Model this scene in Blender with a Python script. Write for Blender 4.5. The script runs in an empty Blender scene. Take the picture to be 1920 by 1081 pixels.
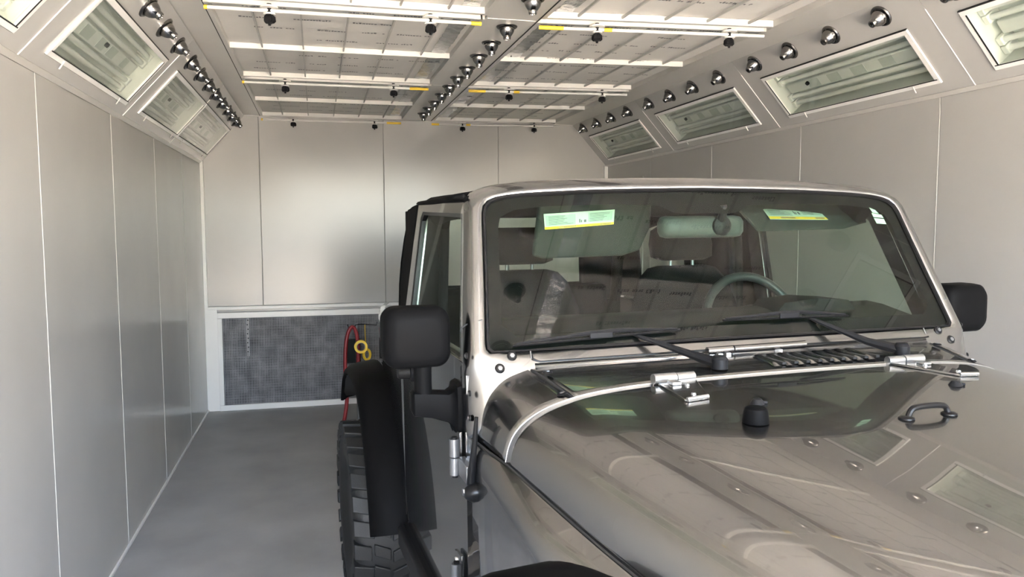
import bpy, bmesh, math, random
from math import sin, cos, pi, radians, sqrt
from mathutils import Vector, Matrix
random.seed(7)
SC = bpy.context.scene
COL = SC.collection

# ------------------------------------------------------------------ camera, sky, sun, exposure
H = 1.61                                   # eye height
CAM_R = Vector((0.96970155, -0.24426954, -0.00335999))
CAM_U = Vector((0.02249024, 0.07556935, 0.99688689))
CAM_F = Vector((0.24325519, 0.96675833, -0.07877339))
cd = bpy.data.cameras.new('camera')
cam = bpy.data.objects.new('camera', cd); COL.objects.link(cam)
cd.sensor_width = 36.0; cd.lens = 1450.0 / 1920.0 * 36.0; cd.clip_start = 0.02
M3 = Matrix((CAM_R, CAM_U, -CAM_F)).transposed()
cam.matrix_world = Matrix.Translation((0, 0, H)) @ M3.to_4x4()
SC.camera = cam

w = bpy.data.worlds.new('sky'); SC.world = w; w.use_nodes = True
nt = w.node_tree; nt.nodes.clear()
sky = nt.nodes.new('ShaderNodeTexSky'); sky.sky_type = 'NISHITA'; sky.sun_disc = False
sky.sun_elevation = radians(52); sky.sun_rotation = radians(238); sky.air_density = 1.0; sky.dust_density = 2.0
bg = nt.nodes.new('ShaderNodeBackground'); bg.inputs['Strength'].default_value = 0.34
wo = nt.nodes.new('ShaderNodeOutputWorld')
hsv = nt.nodes.new('ShaderNodeHueSaturation'); hsv.inputs['Saturation'].default_value = 0.7
nt.links.new(sky.outputs[0], hsv.inputs['Color']); nt.links.new(hsv.outputs[0], bg.inputs[0]); nt.links.new(bg.outputs[0], wo.inputs[0])

sd = bpy.data.lights.new('sun', 'SUN'); sd.energy = 7.0; sd.angle = radians(0.6); sd.color = (1.0, 0.915, 0.79)
sun = bpy.data.objects.new('sun', sd); COL.objects.link(sun)
sun.rotation_euler = Vector((0.48, 0.0, -0.86)).to_track_quat('-Z', 'Y').to_euler()   # high over the apron, along the doorway

# portal in the open booth door: guides the sky sampling only, gives no light of its own
pd = bpy.data.lights.new('door_portal', 'AREA'); pd.shape = 'RECTANGLE'; pd.size = 3.7; pd.size_y = 2.6
pd.cycles.is_portal = True
po = bpy.data.objects.new('door_portal', pd); COL.objects.link(po)
po.location = (0.9, -2.07, 1.3); po.rotation_euler = (radians(90), 0, 0)

vs = SC.view_settings
vs.view_transform = 'Standard'; vs.look = 'None'; vs.gamma = 1.0; vs.use_curve_mapping = False
vs.exposure = 4.78
SC.cycles.max_bounces = 14; SC.cycles.diffuse_bounces = 8; SC.cycles.glossy_bounces = 6
SC.cycles.transparent_max_bounces = 16; SC.cycles.caustics_reflective = False; SC.cycles.caustics_refractive = False
SC.cycles.sample_clamp_indirect = 8.0

# ------------------------------------------------------------------ materials
def mat(name, col, rough=0.5, metal=0.0, coat=0.0, var=0.0, vscale=6.0, bump=0.0, bscale=60.0, spec=0.5,
        stretch=None, emit=None, rvar=0.0):
    m = bpy.data.materials.new(name); m.use_nodes = True
    n = m.node_tree; b = n.nodes['Principled BSDF']
    b.inputs['Base Color'].default_value = (*col, 1); b.inputs['Roughness'].default_value = rough
    b.inputs['Metallic'].default_value = metal; b.inputs['Specular IOR Level'].default_value = spec
    if coat:
        b.inputs['Coat Weight'].default_value = coat; b.inputs['Coat Roughness'].default_value = 0.02
    tc = n.nodes.new('ShaderNodeTexCoord'); src = tc.outputs['Object']
    if stretch:
        mp = n.nodes.new('ShaderNodeMapping'); mp.inputs['Scale'].default_value = stretch
        n.links.new(src, mp.inputs[0]); src = mp.outputs[0]
    if var or rvar:
        t = n.nodes.new('ShaderNodeTexNoise'); t.inputs['Scale'].default_value = vscale; t.inputs['Detail'].default_value = 6
        n.links.new(src, t.inputs[0])
        if var:
            r = n.nodes.new('ShaderNodeValToRGB')
            r.color_ramp.elements[0].position = 0.3; r.color_ramp.elements[1].position = 0.7
            r.color_ramp.elements[0].color = (*[max(0, c * (1 - var)) for c in col], 1)
            r.color_ramp.elements[1].color = (*[min(1, c * (1 + var)) for c in col], 1)
            n.links.new(t.outputs[0], r.inputs[0]); n.links.new(r.outputs[0], b.inputs['Base Color'])
        if rvar:
            mr = n.nodes.new('ShaderNodeMapRange')
            mr.inputs[3].default_value = max(0, rough - rvar); mr.inputs[4].default_value = rough + rvar
            n.links.new(t.outputs[0], mr.inputs[0]); n.links.new(mr.outputs[0], b.inputs['Roughness'])
    if bump:
        t2 = n.nodes.new('ShaderNodeTexNoise'); t2.inputs['Scale'].default_value = bscale; t2.inputs['Detail'].default_value = 4
        bp = n.nodes.new('ShaderNodeBump'); bp.inputs['Strength'].default_value = bump; bp.inputs['Distance'].default_value = 0.01
        n.links.new(src, t2.inputs[0]); n.links.new(t2.outputs[0], bp.inputs['Height']); n.links.new(bp.outputs[0], b.inputs['Normal'])
    if emit:
        b.inputs['Emission Color'].default_value = (*emit[0], 1); b.inputs['Emission Strength'].default_value = emit[1]
    return m

def glass_mat(name, tint, ior=1.5, rough=0.0, gain=0.72):
    m = bpy.data.materials.new(name); m.use_nodes = True; n = m.node_tree; n.nodes.clear()
    o = n.nodes.new('ShaderNodeOutputMaterial'); mx = n.nodes.new('ShaderNodeMixShader')
    tr = n.nodes.new('ShaderNodeBsdfTransparent'); tr.inputs[0].default_value = (*tint, 1)
    gl = n.nodes.new('ShaderNodeBsdfGlossy'); gl.inputs['Roughness'].default_value = rough
    fr = n.nodes.new('ShaderNodeFresnel'); fr.inputs['IOR'].default_value = ior
    ge = n.nodes.new('ShaderNodeNewGeometry'); sw = n.nodes.new('ShaderNodeMath'); sw.operation = 'MULTIPLY'
    sw.inputs[1].default_value = gain
    im = n.nodes.new('ShaderNodeMix'); im.data_type = 'FLOAT'; im.inputs[2].default_value = ior; im.inputs[3].default_value = 1.0 / ior
    n.links.new(ge.outputs['Backfacing'], im.inputs[0]); n.links.new(im.outputs[0], fr.inputs['IOR'])
    n.links.new(fr.outputs[0], sw.inputs[0]); n.links.new(sw.outputs[0], mx.inputs[0])
    n.links.new(tr.outputs[0], mx.inputs[1]); n.links.new(gl.outputs[0], mx.inputs[2]); n.links.new(mx.outputs[0], o.inputs[0])
    return m

WHITE = mat('white_booth_paint', (0.45, 0.442, 0.425), 0.20, var=0.03, vscale=2.0, rvar=0.05, spec=0.4)
WHITE_T = mat('white_trim_paint', (0.80, 0.79, 0.77), 0.3, var=0.02, vscale=3)
PLENUM = mat('plenum_paint', (0.50, 0.485, 0.46), 0.3, var=0.04, vscale=4)
BARW = mat('white_bar_paint', (0.66, 0.65, 0.62), 0.4, var=0.02, vscale=9)
CONC = mat('concrete_floor', (0.32, 0.32, 0.32), 0.55, var=0.16, vscale=2.2, bump=0.06, bscale=90)
APRON = mat('concrete_apron', (0.57, 0.505, 0.42), 0.85, var=0.12, vscale=1.2)
MEDIA = mat('filter_media', (0.66, 0.64, 0.61), 0.75, var=0.05, vscale=3.5, bump=0.25, bscale=9)
INK = mat('print_ink', (0.13, 0.13, 0.14), 0.7, var=0.2, vscale=40)
TAPE = mat('foil_tape', (0.42, 0.42, 0.43), 0.22, metal=1.0, bump=0.8, bscale=28, var=0.2, vscale=20)
CHROME = mat('chrome', (0.30, 0.29, 0.28), 0.2, metal=1.0, var=0.08, vscale=20)
DCHROME = mat('dark_flange_metal', (0.20, 0.19, 0.18), 0.25, metal=1.0, var=0.1, vscale=20)
YEL = mat('yellow_plastic', (0.85, 0.58, 0.04), 0.45, var=0.06, vscale=30)
BLKP = mat('black_plastic', (0.012, 0.012, 0.013), 0.42, var=0.1, vscale=30, bump=0.05, bscale=300, spec=0.12)
BLKG = mat('gloss_black', (0.007, 0.007, 0.0075), 0.3, var=0.1, vscale=30, spec=0.18)
SATIN = mat('satin_black_cover', (0.004, 0.004, 0.0043), 0.5, var=0.06, vscale=12, bump=0.02, bscale=400, spec=0.03)
RUB = mat('tyre_rubber', (0.010, 0.010, 0.010), 0.62, var=0.15, vscale=25, bump=0.08, bscale=150)
SILVER = mat('silver_car_paint', (0.235, 0.236, 0.24), 0.24, metal=1.0, coat=1.0, var=0.02, vscale=900)
SILVER.node_tree.nodes['Principled BSDF'].inputs['Coat IOR'].default_value = 1.5
SEAMW = mat('rolled_silver_edge', (0.42, 0.42, 0.42), 0.3, metal=0.9, var=0.02, vscale=40)
HINGE = mat('hinge_metal', (0.22, 0.225, 0.235), 0.32, metal=0.8, var=0.05, vscale=60)
DARK = mat('dark_cavity', (0.01, 0.01, 0.01), 0.8, var=0.1, vscale=10)
CABIN = mat('cabin_plastic', (0.009, 0.011, 0.010), 0.6, var=0.1, vscale=20, bump=0.05, bscale=200, spec=0.12)
CLOTH = mat('seat_cloth', (0.007, 0.007, 0.0065), 0.85, var=0.12, vscale=60, bump=0.1, bscale=300, spec=0.08)
VISOR = mat('visor_cloth', (0.026, 0.031, 0.027), 0.8, var=0.06, vscale=60, spec=0.1)
TOPF = mat('soft_top_fabric', (0.006, 0.006, 0.006), 0.9, var=0.2, vscale=40, bump=0.12, bscale=120, spec=0.08)
STICK = mat('pale_label_paper', (0.46, 0.62, 0.50), 0.5, var=0.02, vscale=20)
PLATE = mat('fixture_label_plate', (0.56, 0.60, 0.56), 0.5, var=0.03, vscale=20)
STICKG = mat('label_shaded_block', (0.33, 0.47, 0.38), 0.5, var=0.03, vscale=20)
REFL = mat('white_reflector', (0.78, 0.80, 0.77), 0.35, var=0.03, vscale=6)
TUBEM = mat('unlit_tube_glass', (0.86, 0.87, 0.85), 0.2, var=0.02, vscale=10)
REDH = mat('red_rubber_hose', (0.22, 0.009, 0.015), 0.4, var=0.1, vscale=30)
LAMPC = mat('lamp_chrome', (0.7, 0.7, 0.7), 0.1, metal=1.0, var=0.02, vscale=10)
PANEY = mat('lit_yellow_pane', (0.8, 0.72, 0.35), 0.4, var=0.05, vscale=6, emit=((0.9, 0.78, 0.36), 0.35))
WGLASS = glass_mat('windscreen_glass', (0.68, 0.78, 0.70), 1.52, gain=0.72)
SGLASS = glass_mat('side_window_glass', (0.84, 0.88, 0.84), 1.5, gain=0.3)
FGLASS = glass_mat('fixture_glass', (0.915, 0.93, 0.905), 1.5)
VINYL = glass_mat('clear_vinyl_window', (0.72, 0.74, 0.70), 1.45, rough=0.05)

def mesh_filter_mat():
    m = mat('exhaust_filter_mesh', (0.17, 0.17, 0.18), 0.7)
    n = m.node_tree; b = n.nodes['Principled BSDF']
    tc = n.nodes.new('ShaderNodeTexCoord')
    def wave(direction, sc):
        wv = n.nodes.new('ShaderNodeTexWave'); wv.wave_type = 'BANDS'; wv.bands_direction = direction
        wv.inputs['Scale'].default_value = sc; wv.inputs['Distortion'].default_value = 1.2
        wv.inputs['Detail'].default_value = 2; wv.inputs['Detail Scale'].default_value = 2
        n.links.new(tc.outputs['Object'], wv.inputs[0]); return wv
    a = wave('X', 22); c = wave('Z', 24)
    mx = n.nodes.new('ShaderNodeMath'); mx.operation = 'MAXIMUM'
    n.links.new(a.outputs['Fac'], mx.inputs[0]); n.links.new(c.outputs['Fac'], mx.inputs[1])
    nz = n.nodes.new('ShaderNodeTexNoise'); nz.inputs['Scale'].default_value = 9; nz.inputs['Detail'].default_value = 5
    n.links.new(tc.outputs['Object'], nz.inputs[0])
    ml = n.nodes.new('ShaderNodeMath'); ml.operation = 'MULTIPLY'
    n.links.new(mx.outputs[0], ml.inputs[0]); n.links.new(nz.outputs[0], ml.inputs[1])
    r = n.nodes.new('ShaderNodeValToRGB'); r.color_ramp.elements[0].position = 0.15; r.color_ramp.elements[1].position = 0.75
    r.color_ramp.elements[0].color = (0.05, 0.05, 0.056, 1); r.color_ramp.elements[1].color = (0.34, 0.34, 0.345, 1)
    n.links.new(ml.outputs[0], r.inputs[0]); n.links.new(r.outputs[0], b.inputs['Base Color'])
    bp = n.nodes.new('ShaderNodeBump'); bp.inputs['Strength'].default_value = 0.5; bp.inputs['Distance'].default_value = 0.004
    n.links.new(mx.outputs[0], bp.inputs['Height']); n.links.new(bp.outputs[0], b.inputs['Normal'])
    return m
MESHF = mesh_filter_mat()

# ------------------------------------------------------------------ mesh builder
class MB:
    def __init__(s): s.v = []; s.f = []
    def add(s, vs, fs):
        k = len(s.v); s.v += [tuple(p) for p in vs]; s.f += [tuple(i + k for i in f) for f in fs]; return s
    def box(s, a, b):
        x0, y0, z0 = a; x1, y1, z1 = b
        return s.add([(x0, y0, z0), (x1, y0, z0), (x1, y1, z0), (x0, y1, z0), (x0, y0, z1), (x1, y0, z1), (x1, y1, z1), (x0, y1, z1)],
                     [(0, 3, 2, 1), (4, 5, 6, 7), (0, 1, 5, 4), (1, 2, 6, 5), (2, 3, 7, 6), (3, 0, 4, 7)])
    def hexa(s, p):          # eight corners: bottom ring, top ring
        return s.add(p, [(0, 3, 2, 1), (4, 5, 6, 7), (0, 1, 5, 4), (1, 2, 6, 5), (2, 3, 7, 6), (3, 0, 4, 7)])
    def prism(s, poly, d):   # closed polygon extruded along the vector d
        n = len(poly); d = Vector(d)
        return s.add([Vector(p) for p in poly] + [Vector(p) + d for p in poly],
                     [tuple(range(n))[::-1], tuple(range(n, 2 * n))] + [(i, (i + 1) % n, n + (i + 1) % n, n + i) for i in range(n)])
    def loft(s, loops, closed=True, caps=False):
        n = len(loops[0]); k = len(s.v)
        for l in loops: s.v += [tuple(p) for p in l]
        m = n if closed else n - 1
        for j in range(len(loops) - 1):
            for i in range(m):
                i2 = (i + 1) % n
                s.f.append((k + j * n + i, k + j * n + i2, k + (j + 1) * n + i2, k + (j + 1) * n + i))
        if caps:
            s.f.append(tuple(k + i for i in range(n))[::-1]); s.f.append(tuple(k + (len(loops) - 1) * n + i for i in range(n)))
        return s
    def cyl(s, p0, p1, r0, r1=None, n=16):
        r1 = r0 if r1 is None else r1
        p0, p1 = Vector(p0), Vector(p1); q = (p1 - p0).to_track_quat('Z', 'Y')
        L = [[p + q @ Vector((r * cos(2 * pi * i / n), r * sin(2 * pi * i / n), 0)) for i in range(n)] for p, r in ((p0, r0), (p1, r1))]
        return s.loft(L, caps=True)
    def lathe(s, prof, n=20, c=(0, 0, 0), ax=(0, 0, 1)):   # prof: (radius, height along ax)
        q = Vector(ax).to_track_quat('Z', 'Y'); c = Vector(c)
        return s.loft([[c + q @ Vector((r * cos(2 * pi * i / n), r * sin(2 * pi * i / n), h)) for i in range(n)] for r, h in prof], caps=True)
    def tube(s, pts, r, n=10, flat=1.0):
        pts = [Vector(p) for p in pts]; loops = []; up = None
        for i, p in enumerate(pts):
            t = (pts[min(i + 1, len(pts) - 1)] - pts[max(i - 1, 0)]).normalized()
            if up is None: up = Vector((0, 0, 1)) if abs(t.z) < 0.9 else Vector((1, 0, 0))
            b = t.cross(up).normalized(); up = b.cross(t).normalized()
            rr = r[i] if isinstance(r, (list, tuple)) else r
            loops.append([p + b * rr * cos(2 * pi * k / n) + up * rr * flat * sin(2 * pi * k / n) for k in range(n)])
        return s.loft(loops, caps=True)
    def build(s, name, m, parent=None, bevel=0.0, seg=2, smooth=35, solid=0.0, soff=-1.0, sub=0, kind=None):
        me = bpy.data.meshes.new(name); me.from_pydata([tuple(p) for p in s.v], [], s.f)
        bm = bmesh.new(); bm.from_mesh(me); bmesh.ops.remove_doubles(bm, verts=bm.verts, dist=1e-6)
        bmesh.ops.recalc_face_normals(bm, faces=bm.faces); bm.to_mesh(me); bm.free()
        if smooth:
            me.polygons.foreach_set('use_smooth', [True] * len(me.polygons)); me.set_sharp_from_angle(angle=radians(smooth))
        me.materials.append(m)
        o = bpy.data.objects.new(name, me); COL.objects.link(o)
        if parent: o.parent = parent
        if solid:
            md = o.modifiers.new('thickness', 'SOLIDIFY'); md.thickness = solid; md.offset = soff
        if bevel:
            md = o.modifiers.new('edge', 'BEVEL'); md.width = bevel; md.segments = seg; md.limit_method = 'ANGLE'; md.angle_limit = radians(40)
        if sub:
            md = o.modifiers.new('round', 'SUBSURF'); md.levels = sub; md.render_levels = sub
        if kind: o['kind'] = kind
        return o

def tag(o, label, cat, group=None):
    o['label'] = label; o['category'] = cat
    if group: o['group'] = group
    return o
def thing(name, label, cat, loc=(0, 0, 0), group=None):
    o = bpy.data.objects.new(name, None); COL.objects.link(o); o.location = loc; o.empty_display_size = 0.1
    return tag(o, label, cat, group)
def struct(name, mb, m, parent=None, **k):
    o = mb.build(name, m, parent, **k)
    if parent is None: o['kind'] = 'structure'
    return o
def smoothpath(pts, n=8):    # Catmull-Rom through points
    P = [Vector(p) for p in pts]; P = [2 * P[0] - P[1]] + P + [2 * P[-1] - P[-2]]; out = []
    for i in range(1, len(P) - 2):
        a, b, c, d = P[i - 1:i + 3]
        for k in range(n):
            t = k / n
            out.append(0.5 * ((2 * b) + (c - a) * t + (2 * a - 5 * b + 4 * c - d) * t * t + (3 * b - a - 3 * c + d) * t ** 3))
    out.append(P[-2]); return out
def lerp(a, b, t): return a + (b - a) * t
def ORD(i): return ['first', 'second', 'third', 'fourth', 'fifth', 'sixth', 'seventh', 'eighth', 'ninth', 'tenth', 'eleventh',
                    'twelfth', 'thirteenth', 'fourteenth', 'fifteenth', 'sixteenth', 'seventeenth', 'eighteenth', 'nineteenth', 'twentieth'][i]

# ------------------------------------------------------------------ booth shell
XL, XR, Y0, YB = -0.965, 2.774, -2.05, 7.194
HL = ((-0.965, 2.168), (-0.593, 2.585))      # left slope: wall edge, ceiling edge
HR = ((2.774, 2.195), (2.415, 2.592))
ZC = 2.588

struct('floor', MB().box((-1.1, Y0, -0.12), (2.95, YB + 0.15, 0)), CONC)
struct('ground', MB().box((-16, -22, -0.25), (18, Y0 - 0.003, -0.012)), APRON)
struct('wall_opposite_unseen', MB().box((-12, -14.3, -0.012), (18, -14, 2.3)), mat('unseen_far_wall', (0.13, 0.12, 0.11), 0.9, var=0.15, vscale=1))  # unseen wall, added at this height to cut the bright low sky
struct('wall_light_block', MB().box((-3.6, -14, -0.012), (-3.2, -2.7, 3.6)), mat('light_block_wall', (0.30, 0.28, 0.26), 0.9, var=0.15, vscale=1))  # unseen wall, added to shade the left apron and dim the right wall
struct('ceiling', MB().box((-1.15, Y0, 2.72), (2.97, YB + 0.15, 2.82)), PLENUM)

def panelled_wall(name, seams, mk, backing):
    root = struct(name, MB().box(*backing), WHITE)
    for a, b in zip(seams[:-1], seams[1:]):
        mk(a + 0.002, b - 0.002).build('panel', WHITE, root, bevel=0.003, seg=2)
    return root
wl = panelled_wall('wall_left', [Y0, -1.055, -0.005, 1.045, 2.095, 3.145, 4.195, 5.235, 6.25, 7.19],
    lambda a, b: MB().box((XL - 0.02, a, 0.0), (XL, b, HL[0][1])), ((XL - 0.10, Y0, 0), (XL - 0.022, YB + 0.1, 2.75)))
wr = panelled_wall('wall_right', [Y0, -1.19, -0.14, 0.91, 1.955, 3.0, 4.05, 5.11, 6.16, 7.19],
    lambda a, b: MB().box((XR, a, 0.0), (XR + 0.02, b, HR[0][1])), ((XR + 0.022, Y0, 0), (XR + 0.10, YB + 0.1, 2.75)))
wb = panelled_wall('wall_back', [XL, -0.475, 0.606, 1.68, XR],
    lambda a, b: MB().box((a, YB, 0.925), (b, YB + 0.02, 2.60)), ((XL - 0.1, YB + 0.022, 0), (XR + 0.1, YB + 0.1, 2.75)))
for s, ys, x in ((1, [2.095, 3.145, 4.195, 5.235, 6.25], XL), (-1, [1.955, 3.0, 4.05, 5.11, 6.16], XR)):
    for yy in ys:      # bright joint bead on every wall seam
        MB().cyl((x + s * 0.0005, yy, 0.01), (x + s * 0.0005, yy, 2.165), 0.0016, n=8).build('joint_bead', WHITE, wl if s > 0 else wr)
for xx in (-0.475, 0.606, 1.68):
    MB().cyl((xx, YB - 0.0005, 0.93), (xx, YB - 0.0005, 2.59), 0.0016, n=8).build('joint_bead', WHITE, wb)

def slope_frame(side):
    a, b = (HL if side == 'left' else HR)
    A = Vector((a[0], 0, a[1])); B = Vector((b[0], 0, b[1])); d = B - A; L = d.length
    n = Vector((d.z, 0, -d.x)).normalized()
    if n.z > 0: n = -n
    return A, d.normalized(), n, L
def sp(side, y, s, o=0.0):     # y along the booth, s = 0..1 up the slope, o = out into the room
    A, d, n, L = slope_frame(side); return A + d * (s * L) + n * o + Vector((0, y, 0))
FIX = {'left': [(0.17, 1.33), (1.63, 2.79), (3.09, 4.262), (4.545, 5.672), (5.69, 7.125)],
       'right': [(0.06, 1.215), (1.50, 2.655), (2.935, 4.085), (4.385, 5.545), (5.845, 7.01)]}
SEAMS = {'left': [Y0, 0.02, 1.48, 2.935, 4.37, 5.681, YB], 'right': [Y0, -0.09, 1.35, 2.79, 4.237, 5.69, YB]}
S0, S1 = 0.135, 0.695
for side in ('left', 'right'):
    wlx = 'wall_' + side + '_slope'
    bk = MB(); q = [sp(side, 0, -0.04, -0.14), sp(side, 0, 1.06, -0.14), sp(side, 0, 1.06, -0.12), sp(side, 0, -0.04, -0.12)]
    bk.loft([[p + Vector((0, Y0, 0)) for p in q], [p + Vector((0, YB, 0)) for p in q]], caps=True)
    root = struct(wlx, bk, WHITE)
    for a, b in zip(SEAMS[side][:-1], SEAMS[side][1:]):
        a += 0.0015; b -= 0.0015
        fx = [(max(p, a), min(r, b)) for p, r in FIX[side] if r > a and p < b]
        m = MB()
        def slab(y0, y1, s0, s1):
            if y1 - y0 < 0.004: return
            m.hexa([sp(side, y0, s0, -0.015), sp(side, y1, s0, -0.015), sp(side, y1, s1, -0.015), sp(side, y0, s1, -0.015),
                    sp(side, y0, s0), sp(side, y1, s0), sp(side, y1, s1), sp(side, y0, s1)])
        slab(a, b, 0, S0); slab(a, b, S1, 1.0)
        ys = [a] + [v for p in fx for v in p] + [b]
        for i in range(0, len(ys), 2): slab(ys[i], ys[i + 1], S0, S1)
        m.build('panel', WHITE, root, smooth=20)
    for yy in SEAMS[side][1:-1]:
        MB().cyl(sp(side, yy, 0.02, 0.001), sp(side, yy, 0.80, 0.001), 0.0022, n=8).build('joint_bead', WHITE_T, root)
    # the narrow folded lip where the slope meets the wall
    m = MB(); q = [sp(side, 0, 0.0, 0.002), sp(side, 0, 0.045, 0.004), sp(side, 0, 0.045, -0.004), sp(side, 0, 0, -0.01)]
    m.loft([[p + Vector((0, Y0, 0)) for p in q], [p + Vector((0, YB, 0)) for p in q]], caps=True)
    m.build('folded_lip', PLENUM, root)

# flat plenum strips between and beside the ceiling filters
XS = [(-0.593, -0.457), (0.792, 1.042), (2.215, 2.415)]
pl = struct('ceiling_plenum', MB().box((0.792, Y0, ZC), (1.042, YB, ZC + 0.03)), PLENUM)
for x0, x1 in (XS[0], XS[2]):
    MB().box((x0, Y0, ZC), (x1, YB, ZC + 0.03)).build('plenum_strip', PLENUM, pl)
for x in (-0.457, 1.042): MB().box((x - 0.002, Y0, ZC - 0.004), (x + 0.002, YB, ZC + 0.002)).build('dark_joint', DARK, pl)
for yy in (3.63, 1.86, 5.38): MB().box((0.80, yy - 0.0015, ZC - 0.002), (1.035, yy + 0.0015, ZC + 0.001)).build('joint_bead', WHITE_T, pl)
for x in (-0.60, 0.78, 1.03, 2.40):
    MB().box((x, Y0, ZC + 0.03), (x + 0.02, YB, 2.72)).build('plenum_side', PLENUM, pl)
for yy in (Y0, -1.63, 7.16): MB().box((-0.593, yy, ZC - 0.005), (2.415, yy + 0.03, ZC + 0.035)).build('plenum_edge', PLENUM, pl)

# back wall rail, corner posts, skirting
struct('trim_1', MB().box((XL + 0.025, YB - 0.018, 0.895), (XR - 0.02, YB + 0.005, 0.922)).box((XL + 0.025, YB - 0.026, 0.915), (XR - 0.02, YB + 0.0, 0.924)), WHITE_T, bevel=0.003)
struct('trim_2', MB().box((XL, YB - 0.03, 0.0), (XL + 0.103, YB + 0.01, 0.90)), WHITE_T, bevel=0.002)
struct('trim_3', MB().box((XL, YB - 0.03, 0.90), (XL + 0.028, YB + 0.01, 2.19)), WHITE_T, bevel=0.002)
struct('trim_4', MB().box((XR - 0.035, YB - 0.03, 0.0), (XR, YB + 0.01, 2.20)), WHITE_T, bevel=0.002)
struct('baseboard_left', MB().box((XL, Y0, 0), (XL + 0.012, YB - 0.03, 0.014)), WHITE_T, bevel=0.002)
struct('baseboard_right', MB().box((XR - 0.012, Y0, 0), (XR, YB - 0.03, 0.014)), WHITE_T, bevel=0.002)
# narrow lit window in the side door far down the right wall
dr = struct('door_1', MB().box((XR - 0.012, 6.30, 0.02), (XR - 0.001, 7.05, 2.05)), WHITE, bevel=0.002)
MB().box((XR - 0.016, 6.58, 1.14), (XR - 0.010, 6.66, 1.80)).build('pane', PANEY, dr)
for y0, y1 in ((6.555, 6.58), (6.66, 6.70)): MB().box((XR - 0.022, y0, 1.12), (XR - 0.010, y1, 1.82)).build('pane_frame', PLENUM, dr)

# ------------------------------------------------------------------ exhaust filter bank on the back wall
gx0, gx1 = -0.862, 2.62
g = thing('exhaust_filter_bank', 'dark mesh exhaust filter in a white frame along the foot of the back wall', 'filter', ((gx0 + gx1) / 2, YB, 0))
def GL(x, y, z): return (x - (gx0 + gx1) / 2, y, z)
def gbox(name, x0, x1, z0, z1, y0, y1, m, **k): return MB().box(GL(x0, y0, z0), GL(x1, y1, z1)).build(name, m, g, **k)
gbox('frame_rail', gx0, gx1, 0.822, 0.872, -0.045, 0.0, WHITE_T, bevel=0.003)
gbox('frame_rail', gx0, gx1, 0.0, 0.050, -0.045, 0.0, WHITE_T, bevel=0.003)
for x0, x1 in ((gx0, gx0 + 0.04), (gx1 - 0.04, gx1), (0.86, 0.90)):
    gbox('frame_stile', x0, x1, 0.0505, 0.8215, -0.045, 0.0, WHITE_T, bevel=0.003)
gbox('mesh', gx0 + 0.04, gx1 - 0.04, 0.05, 0.822, -0.024, -0.004, MESHF)
m = MB(); random.seed(3)
for i in range(150):
    x = gx0 + 0.045 + i * (gx1 - gx0 - 0.09) / 149; m.box(GL(x - 0.0012, -0.028, 0.05), GL(x + 0.0012, -0.0245, 0.82))
for i in range(34):
    z = 0.06 + i * 0.0228; m.box(GL(gx0 + 0.04, -0.030, z - 0.001), GL(gx1 - 0.04, -0.028, z + 0.001))
m.build('wire_grid', mat('grey_wire', (0.20, 0.20, 0.21), 0.5, metal=0.3, var=0.3, vscale=8), g, kind='stuff', smooth=0)
st = gbox('perforated_strap', -0.625, -0.598, 0.48, 0.822, -0.036, -0.031, mat('galvanised_strap', (0.2, 0.2, 0.205), 0.5, metal=0.3, var=0.15, vscale=40))
m = MB()
for i in range(8): MB().cyl(GL(-0.611 + 0.003 * (-1) ** i, -0.0375, 0.80 - i * 0.04), GL(-0.611 + 0.003 * (-1) ** i, -0.0355, 0.80 - i * 0.04), 0.006, n=8).build('strap_hole', DARK, st)

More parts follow.
